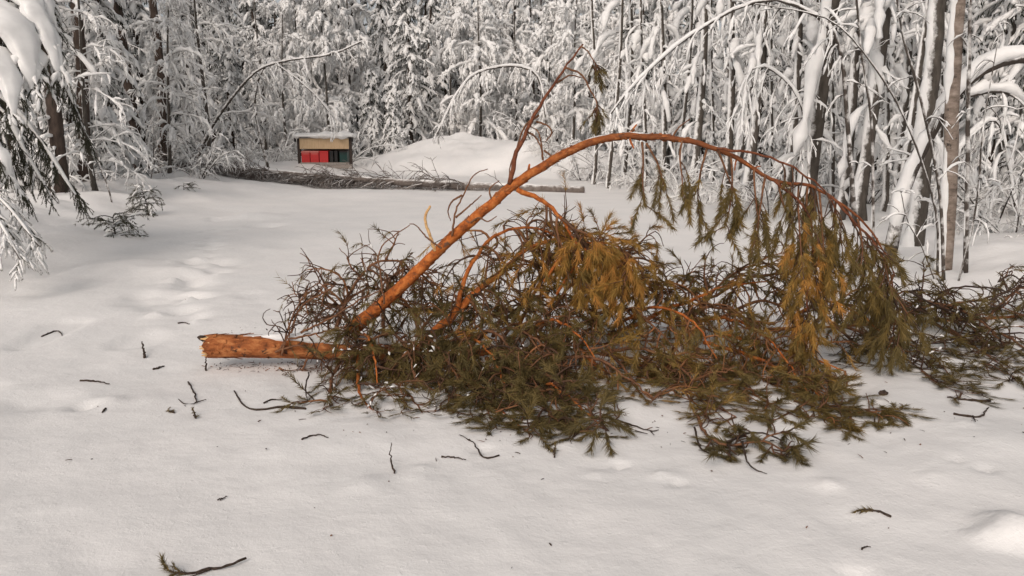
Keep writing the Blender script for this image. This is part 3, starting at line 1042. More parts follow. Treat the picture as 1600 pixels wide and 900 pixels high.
# snow-heavy spruce at the left edge
def edge_spruce():
    r = R_(600)
    b = base_at(-190, 10.4, -.2)
    e = empty('edge_spruce', b)
    tag(e, 'large spruce with thick snow pads reaching in from the left edge', 'spruce')
    t = MB()
    P = np.array([b, b + [.05, 0, 2], b + [0, .05, 5], b + [.1, 0, 9]]) - b
    t.tubes(spline(P, 14), np.linspace(.2, .08, 14), 12, rng=r)
    link('trunk', t.mesh('trunk', M['dark_trunk']), e)
    # (start height, [px, py, Y ...], snow radius)
    specs = [(4.2, [(-60, -30, 10.2), (30, -5, 9.8), (75, 60, 9.6), (92, 112, 9.5)], .17, .9),
             (4.0, [(-60, 0, 9.9), (10, 30, 9.5), (45, 90, 9.3), (50, 140, 9.2)], .20, 1.0),
             (3.6, [(-60, 60, 9.6), (-10, 90, 9.2), (15, 130, 9.0), (22, 180, 8.9)], .17, .9),
             (4.4, [(-40, -90, 10.6), (40, -60, 10.2), (70, -10, 10.0), (82, 40, 9.9)], .16, .8),
             (3.3, [(-80, 110, 10.4), (0, 150, 10.1), (60, 215, 10.0), (118, 305, 9.9)], .03, 1.2),
             (3.2, [(-80, 120, 10.0), (0, 170, 9.8), (40, 240, 9.7), (70, 290, 9.7)], .03, 1.2),
             (3.0, [(-80, 130, 9.6), (-20, 200, 9.3), (10, 260, 9.2), (25, 300, 9.1)], .04, 1.1),
             (2.2, [(-80, 215, 8.8), (-20, 235, 8.6), (5, 245, 8.5), (14, 275, 8.5)], .13, .6),
             (2.0, [(-90, 250, 8.8), (-10, 300, 8.4), (30, 345, 8.2), (62, 385, 8.1)], .014, .9),
             (1.8, [(-90, 260, 8.5), (-20, 320, 8.1), (10, 365, 7.9), (32, 405, 7.8)], .014, .9),
             (3.7, [(-80, 40, 10.8), (40, 70, 10.8), (100, 130, 10.8), (135, 215, 10.8)], .035, 1.2)]
    for n, (z, pp, sr, dens) in enumerate(specs):
        sr = sr * .8 if sr > .1 else sr
        dens *= 1.25
        pts = [b + [0, 0, z]] + [W(*q) for q in pp]
        P = spline(np.array(pts) - b, 16)
        br, nd, sn = MB(), MB(), MB()
        br.tubes(P, np.linspace(.04, .012, 16), 7, rng=r)
        o = link('branch', br.mesh('branch', M['frost_dark']), e)
        p, T, s, i = kids(P[None], int(34 * dens), .25, 1, r)
        tw = grow(p, sidedir(T, r, .7, .75, -.2, .8), r.uniform(.2, .46, len(p)) * (1.2 - .5 * s), 7, 1.0, .07, r)
        br2 = MB()
        nd.tubes(tw, np.linspace(.008, .003, 7)[None] * np.ones((len(tw), 1)), 4, rng=r, cap=False, tint=.2)
        p, T, s, i = kids(tw, 9, .1, 1, r)
        hg = grow(p, sidedir(T, r, .65, .7, -.45), r.uniform(.07, .2, len(p)), 6, .9, .08, r)
        nd.tubes(hg, np.linspace(.005, .003, 6)[None] * np.ones((len(hg), 1)), 3, rng=r, cap=False, tint=.2)
        ti = r.uniform(.05, .45, len(hg)) if n not in (8, 9) else r.uniform(.4, .9, len(hg))
        nd.needles(hg, 34, .022, .006, r, (.5, 1.0), ti)
        nd.needles(tw, 40, .022, .006, r, (.5, 1.0), r.uniform(.05, .45, len(tw)))
        link('needles', nd.mesh('needles', M['needles_grey']), o, 'stuff')
        if sr > .1:
            KK, S = 44, 36
            q = spline(P[5:], KK)
            f = np.linspace(0, 1, KK)
            rr = sr * (.75 + .5 * vnoise(f * 7, f * 0 + n, 3)) * np.minimum(1, np.minimum(f * 7 + .3, (1 - f) * 5 + .15))
            q[:, 2] += rr * .45
            a = np.arange(S) * 2 * math.pi / S
            edge = np.abs(np.cos(a))[None, :] ** 2
            nzz = vnoise(f[:, None] * 15 + 7 * n, np.cos(a)[None, :] * 2.2 + np.sin(a)[None] * .6 + 5, 12)
            nz2 = vnoise(f[:, None] * 34 + 7 * n, np.cos(a)[None, :] * 3.1 + np.sin(a)[None] * 2 + 9, 14)
            R3 = rr[:, None] * (1 + (.75 * edge + .35) * nzz + (.55 * edge + .15) * nz2)
            sn.tubes(q[None], R3[None], S, su=1.55, sv=.72, rng=r)
            pick = tw[r.random(len(tw)) < .55]
            snow_on(sn, pick, sr * .26, r, .5, .6, 9, .7, gaps=.12)
            pick = hg[r.random(len(hg)) < .2]
            snow_on(sn, pick, sr * .13, r, .4, .5, 7, .8, gaps=.1)
        else:
            snow_on(sn, P[None, 4:], sr, r, .4, .6, 6, .8)
            pick = tw[r.random(len(tw)) < .32]
            snow_on(sn, pick, max(sr * .5, .011), r, .5, .55, 5, .8, gaps=.2)
            if n in (8, 9):
                snow_on(sn, hg, .013, r, .5, .55, 4, .8, gaps=.1)
        link('snow_load', sn.mesh('snow_load', M['snow']), o, 'stuff')


edge_spruce()


# bent-down little pines and bushes in the left bank
def little_pine(px, py, h, w, n, label, seed, lean=0.0):
    r = R_(seed)
    b = G(px, py)
    e = empty('sapling_pine', b)
    tag(e, label, 'sapling', 'small saplings on the left snow bank')
    st = MB()
    P = grow(np.array([[0, 0, -.05]]), np.array([[lean, 0, 1.0]]), h, 8, .2, .04, r)
    st.tubes(P, np.linspace(.016, .005, 8)[None], 6, rng=r)
    o = link('stem', st.mesh('stem', M['twig']), e)
    p, T, s, i = kids(P, n, .05, 1, r)
    d = sidedir(T, r, .35, 1.0, .1)
    br = grow(p, d, w * r.uniform(.5, 1.1, len(p)) * (1.15 - .6 * s), 6, .9, .1, r)
    nd, sn = MB(), MB()
    nd.tubes(br, np.linspace(.008, .004, 6)[None] * np.ones((len(br), 1)), 4, rng=r, cap=False, tint=.1)
    p, T, s, i = kids(br, 4, .4, 1, r)
    sh = grow(p, sidedir(T, r, .8, .5), r.uniform(.08, .2, len(p)), 4, .5, .1, r)
    nd.needles(sh, 26, .045, .008, r, (.35, .9), r.uniform(.15, .75, len(sh)))
    nd.needles(br, 26, .04, .008, r, (.35, .9), r.uniform(.15, .75, len(br)), .4)
    link('needles', nd.mesh('needles', M['needles_grey'], clamp=lambda V: np.stack([V[:, 0], V[:, 1], np.maximum(V[:, 2], -.02)], 1)), e, 'stuff')
    pick = r.random(len(br)) < .35
    snow_on(sn, br[pick], .022, r, .5, .6, 5, .8, gaps=.2)
    link('snow_load', sn.mesh('snow_load', M['snow']), e, 'stuff')
    return e


little_pine(180, 368, .35, .62, 26, 'low spreading pine sapling half buried in the left bank', 611)
little_pine(232, 336, .62, .42, 34, 'dense bushy sapling right behind the low spreading one', 612)
little_pine(288, 309, .42, .40, 14, 'sparse tiny sapling nearest the grey fallen birch crown', 613)


def bank_stick(pp, label, r0):
    pts = [G(*pp[0])]
    Y = pts[0][1]
    pts += [W(px, py, Y) for px, py in pp[1:]]
    custom_tree('bare_sapling', label, 'sapling', [(pts, r0, r0 * .5)], 'frost_dark', None, (4, 0), int(pp[0][0]), None, stem_name='stem', twig_len=(.1, .3))


bank_stick([(177, 325), (168, 290), (155, 255), (150, 225)], 'bare dark stick leaning left above the low sapling', .018)
bank_stick([(236, 280), (240, 240), (240, 190)], 'thin bare upright stem behind the bushy sapling', .016)
bank_stick([(108, 300), (106, 240), (108, 180)], 'thin bare stem between the two left pine trunks', .016)


# ------------------------------------------------------------------ the fallen pine
_hx, _hy = np.meshgrid(-6 + .03 * np.arange(535), 2.5 + .03 * np.arange(234))
HG = gz(_hx, _hy)          # snow heights under the fallen pine, for quick look-up


def above_ground(V, eps=.004):
    V = V.copy()
    if V[:, 1].mean() < 15:
        fx, fy = np.clip((V[:, 0] + 6) / .03, 0, 532.9), np.clip((V[:, 1] - 2.5) / .03, 0, 231.9)
        ix, iy = fx.astype(int), fy.astype(int)
        fx, fy = fx - ix, fy - iy
        g = (HG[iy, ix] * (1 - fx) + HG[iy, ix + 1] * fx) * (1 - fy) + (HG[iy + 1, ix] * (1 - fx) + HG[iy + 1, ix + 1] * fx) * fy + eps
    else:
        g = gz(V[:, 0], V[:, 1], False) + eps
    V[:, 2] = np.where(V[:, 2] < g, g + (V[:, 2] - g) * -.08, V[:, 2])
    return V


PINE = empty('fallen_pine', G(420, 570))
tag(PINE, 'fallen orange-barked pine with snapped trunk and green needles lying across the snow', 'fallen tree')
PB = np.array(PINE.location)


def pine_part(name, mb, mat, parent=None, kind=None, smooth=True):
    me = mb.mesh(name, M[mat], smooth, clamp=lambda V: above_ground(V) - PB)
    return link(name, me, parent or PINE, kind)


def pine_trunk():
    r = R_(700)
    pts = [W(322, 541, 5.52), W(430, 541, 5.55), W(540, 545, 5.62), W(700, 550, 5.8), W(850, 545, 6.0), W(1000, 536, 6.2), W(1150, 526, 6.45), W(1350, 517, 6.75), W(1560, 508, 7.0), W(1750, 505, 7.3)]
    K, S = 60, 22
    P = spline(pts, K)
    R = np.interp(np.linspace(0, 1, K), [0, .15, .5, 1], [.083, .086, .062, .02])
    a = np.arange(S)
    R3 = R[None, :, None] * (1 + .10 * vnoise(np.arange(K)[:, None] * .9, a[None, :] * 1.1, 5)[None] + .05 * vnoise(np.arange(K)[:, None] * 2.3, a[None, :] * 2.1, 6)[None])
    mb = MB()
    mb.tubes(P[None], R3, S, rng=r, cap=False)
    # jagged torn edge
    V = mb.V[0]
    ax = nrm(P[0] - P[1])
    V[:S] += ax[None] * (r.uniform(-.035, .02, S))[:, None]
    pine_part('trunk', mb, 'pine_bark')
    tr = [c for c in PINE.children][-1]
    e = MB()
    for k in range(46):
        th, q = r.uniform(0, 6.283), math.sqrt(r.random()) * .072
        s = np.array([0, math.cos(th) * q, math.sin(th) * q])
        p0 = P[0] - ax * .05 + s
        p1 = P[0] + ax * r.uniform(-.02, .028) + s
        e.tubes(np.stack([p0, (p0 + p1) / 2, p1]), [.016, .012, .003], 4, rng=r)
    sp = spline([P[0] + [-.0, 0, .05], P[0] + ax * .03 + [0, 0, .062], P[0] + ax * .055 + [0, 0, .066]], 5)
    pine_part('splintered_end', e, 'raw_wood', None, 'stuff', False)
    b2 = MB()
    b2.tubes(sp[None], np.array([[.02, .022, .02, .016, .006]]), 6, rng=r)
    pine_part('bark_splinter', b2, 'twig')
    fl = MB()
    for k in range(420):
        j = r.integers(0, 30)
        T = nrm(P[j + 1] - P[j])
        d = sidedir(T[None], r, 0, 1, .3)[0]
        d = nrm(d - T * (d @ T))
        c0 = P[j] + (P[j + 1] - P[j]) * r.random() + d * R[j] * 1.01
        sd = np.cross(T, d)
        w_, h_ = r.uniform(.006, .018), r.uniform(.012, .04)
        lift = d * r.uniform(.002, .012)
        fl.add([c0 - sd * w_ - T * h_, c0 + sd * w_ - T * h_ * .8, c0 + sd * w_ * .8 + T * h_ + lift, c0 - sd * w_ * .7 + T * h_ * .9 + lift * 1.4], [(0, 1, 2, 3)])
    pine_part('bark_flakes', fl, 'pine_bark', tr, 'stuff', False)
    s = MB()
    q = P[2:33].copy()
    rr = R[3:34] * np.clip(.78 + .9 * vnoise(np.arange(31) * .8, np.zeros(31), 3), .4, 1.0)
    q[:, 2] += R[3:34] * .84
    rr[:5] *= np.array([.15, .3, .5, .7, .85])
    q = spline(q, 90)
    rr = np.interp(np.linspace(0, 1, 90), np.linspace(0, 1, 31), rr) * (1 + .5 * vnoise(np.arange(90) * .7, np.zeros(90), 31))
    q[:, 2] += .004
    q[:, 1] -= .022
    s.tubes(q[None], rr[None], 12, sv=.72, lump=.2, rng=r)
    pine_part('snow_crust', s, 'snow')
    return P


PT = pine_trunk()


def branch(ctrl, r0, r1, mat='pine_limb', nsec=10, s0=.3, lsec=(.25, .6), nter=5, lter=(.12, .28), need=60, tint=(.2, .5), sag=.7, wob=.14, up=.1, seed=0,
           nl=.064, K=20, bare=.15, twigtint=.35, snowy=0.0, shoot=.085, along=.55, parent=None, label=None):
    """one limb of the pine: bark tube, fine twigs and needles"""
    need, bare, nter = int(need * .8), min(.7, bare + .12), nter + (1 if nsec and need else 0)
    r = R_(800 + seed)
    P = spline(ctrl, K)
    L = np.linalg.norm(np.diff(P, axis=0), axis=1).sum()
    P[1:-1] += r.normal(size=(K - 2, 3)) * L * .004
    mb = MB()
    R3 = np.linspace(r0, r1, K)[None, :, None] * (1 + .14 * vnoise(np.arange(K)[:, None] * 1.7 + seed, np.arange(10)[None] * 1.3, 8)[None])
    mb.tubes(P[None], R3, 10, rng=r)
    o = pine_part('branch', mb, mat)
    if label:
        o['label'] = label
    if not nsec:
        return o
    tw, nd, sn = MB(), MB(), MB()
    p, T, s, i = kids(P[None], nsec, s0, 1, r)
    sec = grow(p, sidedir(T, r, along, .85, up), r.uniform(*lsec, len(p)) * (1.15 - .5 * s), 8, sag, wob, r)
    rs = np.minimum(.011, r0 * .6)
    tw.tubes(sec, np.linspace(rs, .0035, 8)[None] * np.ones((len(sec), 1)), 5, rng=r, tint=np.clip(r.normal(twigtint, .2, len(sec)), 0, 1))
    p, T, s, i = kids(sec, nter, .2, 1, r)
    ter = grow(p, sidedir(T, r, .6, .8, up * .5), r.uniform(*lter, len(p)), 6, sag * .8, wob * 1.3, r)
    tw.tubes(ter, np.linspace(.0050, .0026, 6)[None] * np.ones((len(ter), 1)), 3, rng=r, cap=False, tint=np.clip(r.normal(twigtint * .8, .2, len(ter)), 0, 1))
    allsh = []
    keep = ter[r.random(len(ter)) > bare]
    allsh.append(keep[:, 3:])
    k2 = sec[r.random(len(sec)) > bare]
    allsh.append(k2[:, 5:])
    pine_part('twigs', tw, 'pine_twig', o, 'stuff')
    if need:
        for a in allsh:
            ti = r.uniform(tint[0], tint[1], len(a))
            nd.needles(a, need, nl, .0052, r, (.3, .9), ti)
        # end buds: a fuller brush at each tip
        tips = keep[:, -1]
        d = nrm(keep[:, -1] - keep[:, -2])
        br = grow(tips, d, shoot, 4, .25, .05, r)
        tw2 = r.uniform(tint[0], tint[1], len(br))
        nd.needles(br, int(need * 1.35), nl * 1.08, .0048, r, (.2, .8), tw2)
        pine_part('needles', nd, 'needles', o, 'stuff', False)
    if snowy:
        for src_, q in ((ter, 1.6), (sec, 1.2)):
            f = min(1.0, snowy * q * .45)
            for k0 in (1, 3):
                pk = src_[r.random(len(src_)) < f][:, k0:k0 + 3]
                pk = pk[:, :1] + (pk - pk[:, :1]) * .6
                if len(pk):
                    snow_on(sn, pk, .0065, r, .6, .7, 5, .8, gaps=.2)
        pine_part('snow_dusting', sn, 'snow', o, 'stuff')
    return o


def hanging(anchor, length, n, seed, tint, dx=.0, dens=46):
    """needle-carrying spray hanging from the arched limb"""
    r = R_(900 + seed)
    d = np.array([[dx, r.uniform(-.15, .15), -.55]])
    P = grow(anchor[None], d, length, 10, .8, .07, r)
    mb = MB()
    mb.tubes(P, np.linspace(.008, .003, 10)[None], 6, rng=r)
    o = pine_part('hanging_spray', mb, 'pine_old')
    tw, nd = MB(), MB()
    p, T, s, i = kids(P, n, .38, 1, r)
    sec = grow(p, sidedir(T, r, .6, .8, -.2), r.uniform(.08, .22, n), 6, 1.0, .10, r)
    tw.tubes(sec, np.linspace(.004, .002, 6)[None] * np.ones((n, 1)), 4, rng=r, cap=False, tint=r.uniform(.2, .6, n))
    pine_part('twigs', tw, 'pine_twig', o, 'stuff')
    nd.needles(sec, dens + 30, .056, .0052, r, (.4, 1.05), r.uniform(*tint, n), .4)
    tips = sec[:, -1]
    br = grow(tips, nrm(sec[:, -1] - sec[:, -2]), .09, 4, .5, .04, r)
    nd.needles(br, dens + 30, .056, .0052, r, (.35, 1.0), r.uniform(*tint, n))
    nd.needles(P[:, 7:], dens * 2, .056, .0052, r, (.3, .9), np.array([np.mean(tint)]))
    pine_part('needles', nd, 'needles', o, 'stuff', False)


def build_pine():
    # the great arched limb
    arch = [W(548, 516, 5.56), W(620, 455, 5.52), W(700, 378, 5.46), W(760, 325, 5.42), W(800, 292, 5.4), W(860, 252, 5.37), W(905, 229, 5.35), W(950, 215, 5.33), W(1000, 213, 5.31), W(1060, 218, 5.29),
            W(1110, 229, 5.27), W(1160, 252, 5.25), W(1210, 282, 5.24), W(1270, 292, 5.22), W(1320, 322, 5.2), W(1368, 370, 5.2), W(1398, 430, 5.2)]
    r = R_(701)
    K = 70
    P = spline(arch, K)
    R = np.interp(np.linspace(0, 1, K), [0, .05, .42, .6, .75, .9, 1], [.056, .045, .028, .019, .012, .007, .004])
    R3 = R[None, :, None] * (1 + .16 * vnoise(np.arange(K)[:, None] * .8, np.arange(14)[None] * .9, 15)[None] + .10 * vnoise(np.arange(K)[:, None] * 2.2, np.arange(14)[None] * 1.9, 16)[None])
    mb = MB()
    P[2:-1] += r.normal(size=(K - 3, 3)) * .0025
    mb.tubes(P[None], R3, 14, rng=r)
    mb.A[0] = np.clip((np.arange(len(mb.A[0])) // 14 / K - .30) / .25, 0, 1)
    A = pine_part('arched_limb', mb, 'arch_bark')
    A['label'] = 'thick orange limb arching up and over to the right'
    s = MB()
    q = P[28:50].copy()
    q[:, 2] += R[28:50] * .9
    s.tubes(q[None], np.clip(R[28:50] * (.25 + .9 * vnoise(np.arange(22) * .9, np.zeros(22), 2)), .003, .02)[None], 6, sv=.6, lump=.3, rng=r)
    pine_part('snow_crust', s, 'snow', A)
    for k in range(16):
        f = r.uniform(.04, .8)
        j = int(f * (K - 1))
        T = nrm(P[min(j + 1, K - 1)] - P[j])
        d = sidedir(T[None], r, .35, .9, .05)[0]
        L_ = r.uniform(.02, .07) + R[j]
        st = MB()
        q = np.stack([P[j], P[j] + d * L_ * .5, P[j] + d * L_ + T * .008])
        st.tubes(spline(q, 6)[None], np.linspace(R[j] * .42, R[j] * .14 + .002, 6)[None], 7, lump=.15, rng=r)
        pine_part('knot', st, 'pine_limb', A)
    fl = MB()
    for k in range(260):
        j = int(r.uniform(0, .62) * (K - 1))
        T = nrm(P[j + 1] - P[j])
        d = sidedir(T[None], r, .0, 1, 0)[0]
        c0 = P[j] + (P[j + 1] - P[j]) * r.random() + d * R[j] * 1.0
        sd = np.cross(T, d)
        w_, h_ = r.uniform(.004, .011), r.uniform(.008, .022)
        lift = d * r.uniform(.001, .007)
        fl.add([c0 - sd * w_ - T * h_, c0 + sd * w_ - T * h_ * .8, c0 + sd * w_ * .8 + T * h_ + lift, c0 - sd * w_ * .7 + T * h_ * .9 + lift * 1.4], [(0, 1, 2, 3)])
    pine_part('bark_flakes', fl, 'pine_bark', A, 'stuff', False)
    # upright side limb with two green tufts
    branch(C(5.38, (796, 288), (808, 238), (830, 190), (858, 142), (884, 106), (898, 84), (911, 69)), .017, .005, 'pine_red', nsec=0, seed=1, label='bare reddish side limb rising steeply from the arch')
    branch(C(5.37, (884, 106), (908, 116), (920, 136), (932, 160), (930, 176)), .007, .004, 'pine_old', 6, .85, (.05, .09), 2, (.04, .07), 20, (.1, .4), 1.2, .05, -.3, 2, shoot=.05, nl=.042)
    branch(C(5.37, (908, 72), (918, 80), (928, 96), (936, 108)), .005, .003, 'pine_old', 6, .6, (.05, .09), 2, (.04, .07), 20, (.1, .4), 1.2, .05, -.3, 3, shoot=.05, nl=.042)
    for n, pp in enumerate([[(842, 180), (820, 198), (808, 230), (797, 262), (795, 282)], [(838, 190), (855, 196), (862, 208), (852, 222)], [(848, 250), (846, 225), (840, 205), (826, 196)],
                            [(850, 235), (862, 246), (856, 262)], [(870, 130), (890, 118), (910, 122)], [(822, 205), (836, 214), (846, 232), (848, 248)],
                            [(706, 368), (712, 330), (726, 300), (742, 272), (762, 264)], [(712, 340), (738, 318), (752, 305)], [(722, 305), (706, 315), (700, 330), (704, 345)],
                            [(770, 318), (765, 296), (780, 282)], [(735, 348), (748, 340), (762, 346), (776, 338)], [(690, 388), (668, 372), (650, 352), (640, 350)],
                            [(1050, 216), (1060, 200), (1078, 186)], [(600, 475), (596, 440), (592, 395), (610, 372), (640, 352)]]):
        branch(C(5.42 - .002 * n, *pp), .0075, .003, 'pine_old', 0, seed=10 + n)
    branch(C(5.45, (680, 392), (671, 365), (664, 342), (672, 322)), .012, .008, 'raw_wood', 0, seed=30, label='short stripped yellow twig on the arch')
    # drooping underside limb of the arch toward the middle mound
    branch(C(5.38, (808, 296), (850, 315), (880, 345), (900, 380), (935, 400)), .018, .006, 'pine_limb', 12, .3, (.2, .5), 5, (.1, .22), 46, (.55, .95), 1.0, .14, -.1, 31, twigtint=.6)
    # sprays hanging from the right part of the arch
    hp = [(1003, 222, .55, 5, .15), (1010, 224, .42, 5, .3), (1085, 226, .55, 6, .1), (1105, 230, .60, 7, 0), (1122, 234, .58, 7, .05), (1142, 244, .62, 8, 0), (1160, 254, .55, 8, .08), (1178, 264, .50, 7, 0),
          (1196, 274, .60, 8, .05), (1216, 284, .66, 9, 0), (1232, 288, .75, 9, .05), (1248, 290, .82, 10, 0), (1262, 292, .86, 10, .06), (1280, 298, .92, 10, 0), (1292, 304, .62, 9, .05), (1306, 314, .55, 8, .1),
          (1322, 324, .5, 8, .12), (1340, 342, .48, 8, .12), (1356, 358, .55, 8, .1), (1370, 372, .55, 8, .08), (1384, 400, .5, 8, .04), (1396, 428, .42, 8, 0), (1240, 289, .45, 8, -.1), (1272, 294, .5, 8, .15), (1066, 220, .5, 4, -.1)]
    for n, (px, py, ln, k, dx) in enumerate(hp):
        if n % 4 == 2:
            continue
        a = W(px, py, 5.28 - .0002 * (px - 1000) + r.uniform(-.03, .03))
        t = (.25, .6) if px < 1230 or px > 1300 else (.4, .95)
        hanging(a, ln * .74, int(k * .95), n, t, dx + r.uniform(-.12, .12))
    # secondary limb along the arch end
    branch(C(5.2, (1120, 232), (1180, 240), (1240, 262), (1290, 300), (1310, 340)), .009, .004, 'pine_red', 8, .4, (.15, .35), 4, (.08, .2), 50, (.3, .6), 1.3, .08, -.3, 33)
    branch(C(5.2, (1210, 282), (1260, 330), (1270, 400), (1262, 470), (1268, 530)), .009, .004, 'pine_red', 12, .35, (.15, .3), 4, (.08, .2), 54, (.55, 1.0), 1.2, .08, -.5, 34)
    branch(C(5.2, (1300, 308), (1340, 350), (1380, 400), (1400, 470), (1395, 520)), .009, .004, 'pine_red', 12, .3, (.15, .3), 4, (.08, .2), 54, (.2, .5), 1.3, .08, -.5, 35)
    # mound behind the trunk, left of the arch
    for n, (pp, tint, k) in enumerate([
            ([(520, 530, 5.65), (540, 470, 5.8), (580, 415, 5.9), (630, 410, 5.95), (660, 450, 5.95)], (.25, .55), 12),
            ([(600, 535, 5.7), (600, 470, 5.9), (620, 425, 6.0), (660, 430, 6.05), (690, 470, 6.1)], (.2, .5), 11),
            ([(560, 535, 5.7), (530, 480, 5.8), (500, 455, 5.8), (475, 460, 5.8)], (.2, .5), 6),
            ([(660, 535, 5.7), (640, 480, 5.95), (590, 450, 6.0), (540, 470, 6.0), (510, 505, 6.0)], (.15, .45), 11),
            ([(640, 540, 5.7), (680, 490, 6.0), (720, 470, 6.1), (760, 490, 6.2)], (.15, .45), 9)]):
        branch([W(*q) for q in pp], .016, .005, 'pine_old', k + 3, .25, (.2, .45), 6, (.1, .25), 24 if n != 2 else 8, tint, .9, .22, .15, 40 + n, bare=.55, snowy=.12, twigtint=.65)
    for n, pp in enumerate([[(455, 520), (470, 480), (497, 462), (520, 448), (505, 445), (498, 458)], [(440, 555), (455, 500), (480, 455), (500, 442)], [(450, 530), (500, 520), (560, 505)], [(436, 575), (480, 600), (520, 625)],
                            [(438, 545), (452, 520), (450, 500)], [(470, 520), (520, 495), (560, 470), (600, 450)], [(430, 550), (470, 540), (500, 560), (540, 600)], [(480, 560), (470, 590), (478, 610)]]):
        branch(C(5.45, *pp), .008, .004, 'pine_old', 5, .3, (.1, .25), 3, (.06, .15), 0, seed=50 + n, wob=.22)
    # limbs that rise in the middle mound
    branch([W(*q) for q in [(640, 560, 5.55), (700, 500, 5.6), (740, 460, 5.65), (790, 420, 5.75), (830, 385, 5.8), (890, 370, 5.85)]], .038, .010, 'pine_limb', 18, .3, (.25, .55), 6, (.12, .28), 34, (.5, .95), .9, .18, .1, 60, bare=.3, twigtint=.7, label='orange limb forking up through the middle mound')
    branch([W(*q) for q in [(715, 485, 5.6), (725, 440, 5.6), (745, 400, 5.65), (770, 370, 5.7), (820, 355, 5.75), (880, 375, 5.8)]], .018, .006, 'pine_limb', 14, .35, (.2, .5), 5, (.1, .25), 22, (.55, .95), 1.0, .2, .05, 61, bare=.4, twigtint=.6)
    mids = [([(800, 535, 5.8), (840, 450, 5.9), (890, 395, 5.95), (950, 385, 5.95), (990, 410, 5.95)], (.55, 1.0), 16, .016),  # yellower tints paint in the warm light on this clump
            ([(830, 535, 5.8), (880, 460, 5.85), (930, 410, 5.85), (985, 400, 5.85), (1010, 440, 5.85)], (.45, .9), 16, .016),
            ([(860, 530, 5.85), (900, 480, 6.0), (960, 440, 6.1), (1040, 445, 6.2), (1090, 460, 6.2)], (.2, .6), 15, .016),
            ([(780, 540, 5.75), (820, 470, 5.9), (850, 420, 6.0), (870, 390, 6.0)], (.3, .8), 12, .014),
            ([(900, 530, 5.9), (980, 470, 6.0), (1040, 440, 6.1), (1100, 470, 6.15)], (.25, .6), 13, .014),
            ([(700, 545, 5.7), (760, 500, 5.8), (800, 470, 5.85), (850, 460, 5.9)], (.2, .5), 12, .014),
            ([(950, 525, 5.95), (1030, 490, 6.0), (1090, 465, 6.0), (1140, 445, 6.0), (1200, 440, 6.0)], (.5, .9), 12, .020),
            ([(1080, 500, 6.0), (1130, 440, 6.05), (1180, 415, 6.1), (1240, 430, 6.1)], (.25, .7), 13, .012),
            ([(1060, 510, 6.1), (1120, 460, 6.2), (1190, 430, 6.3), (1260, 430, 6.3), (1320, 460, 6.3)], (.2, .6), 14, .014),
            ([(840, 525, 5.7), (900, 545, 5.5), (945, 582, 5.3), (990, 590, 5.2), (1060, 610, 5.0)], (.3, .7), 12, .020)]
    for n, (pp, tint, k, r0) in enumerate(mids):
        branch([W(*q) for q in pp], r0, .005, 'pine_limb' if n in (0, 6, 9) else 'pine_old', k - 2, .25, (.22, .5), 5, (.12, .26), 44, tint, .9, .17, .1, 70 + n, bare=.36, twigtint=.65, snowy=.03)
    for n, pp in enumerate([[(850, 440, 5.55), (880, 400, 5.5), (920, 380, 5.45), (965, 385, 5.4), (985, 420, 5.4)], [(870, 460, 5.6), (900, 415, 5.5), (940, 395, 5.45), (980, 410, 5.45), (990, 440, 5.45)]]):
        branch([W(*q) for q in pp], .011, .004, 'pine_limb', 12, .2, (.12, .28), 5, (.08, .16), 50, (.72, 1.0), 1.1, .12, -.1, 90 + n, bare=.2, twigtint=.8)  # warm-lit clump, its glow put into yellow needle and twig tints
    for n, pp in enumerate([[(610, 520, 5.5), (585, 528, 5.4), (560, 542, 5.32), (548, 560, 5.25)], [(640, 522, 5.5), (625, 530, 5.38), (610, 548, 5.28), (600, 570, 5.2)], [(680, 525, 5.55), (670, 528, 5.4), (655, 545, 5.28), (650, 575, 5.15)],
                            [(760, 520, 5.6), (750, 525, 5.42), (735, 545, 5.28), (730, 580, 5.1)], [(840, 515, 5.7), (830, 515, 5.5), (815, 540, 5.35), (810, 575, 5.2)], [(900, 512, 5.75), (890, 512, 5.55), (880, 535, 5.4), (880, 570, 5.25)]]):
        branch([W(*q) for q in pp], .011, .004, 'pine_old', 11, .15, (.12, .26), 4, (.07, .15), 40, (.15, .5), .9, .16, .05, 94 + n, bare=.3, twigtint=.5, snowy=.1)
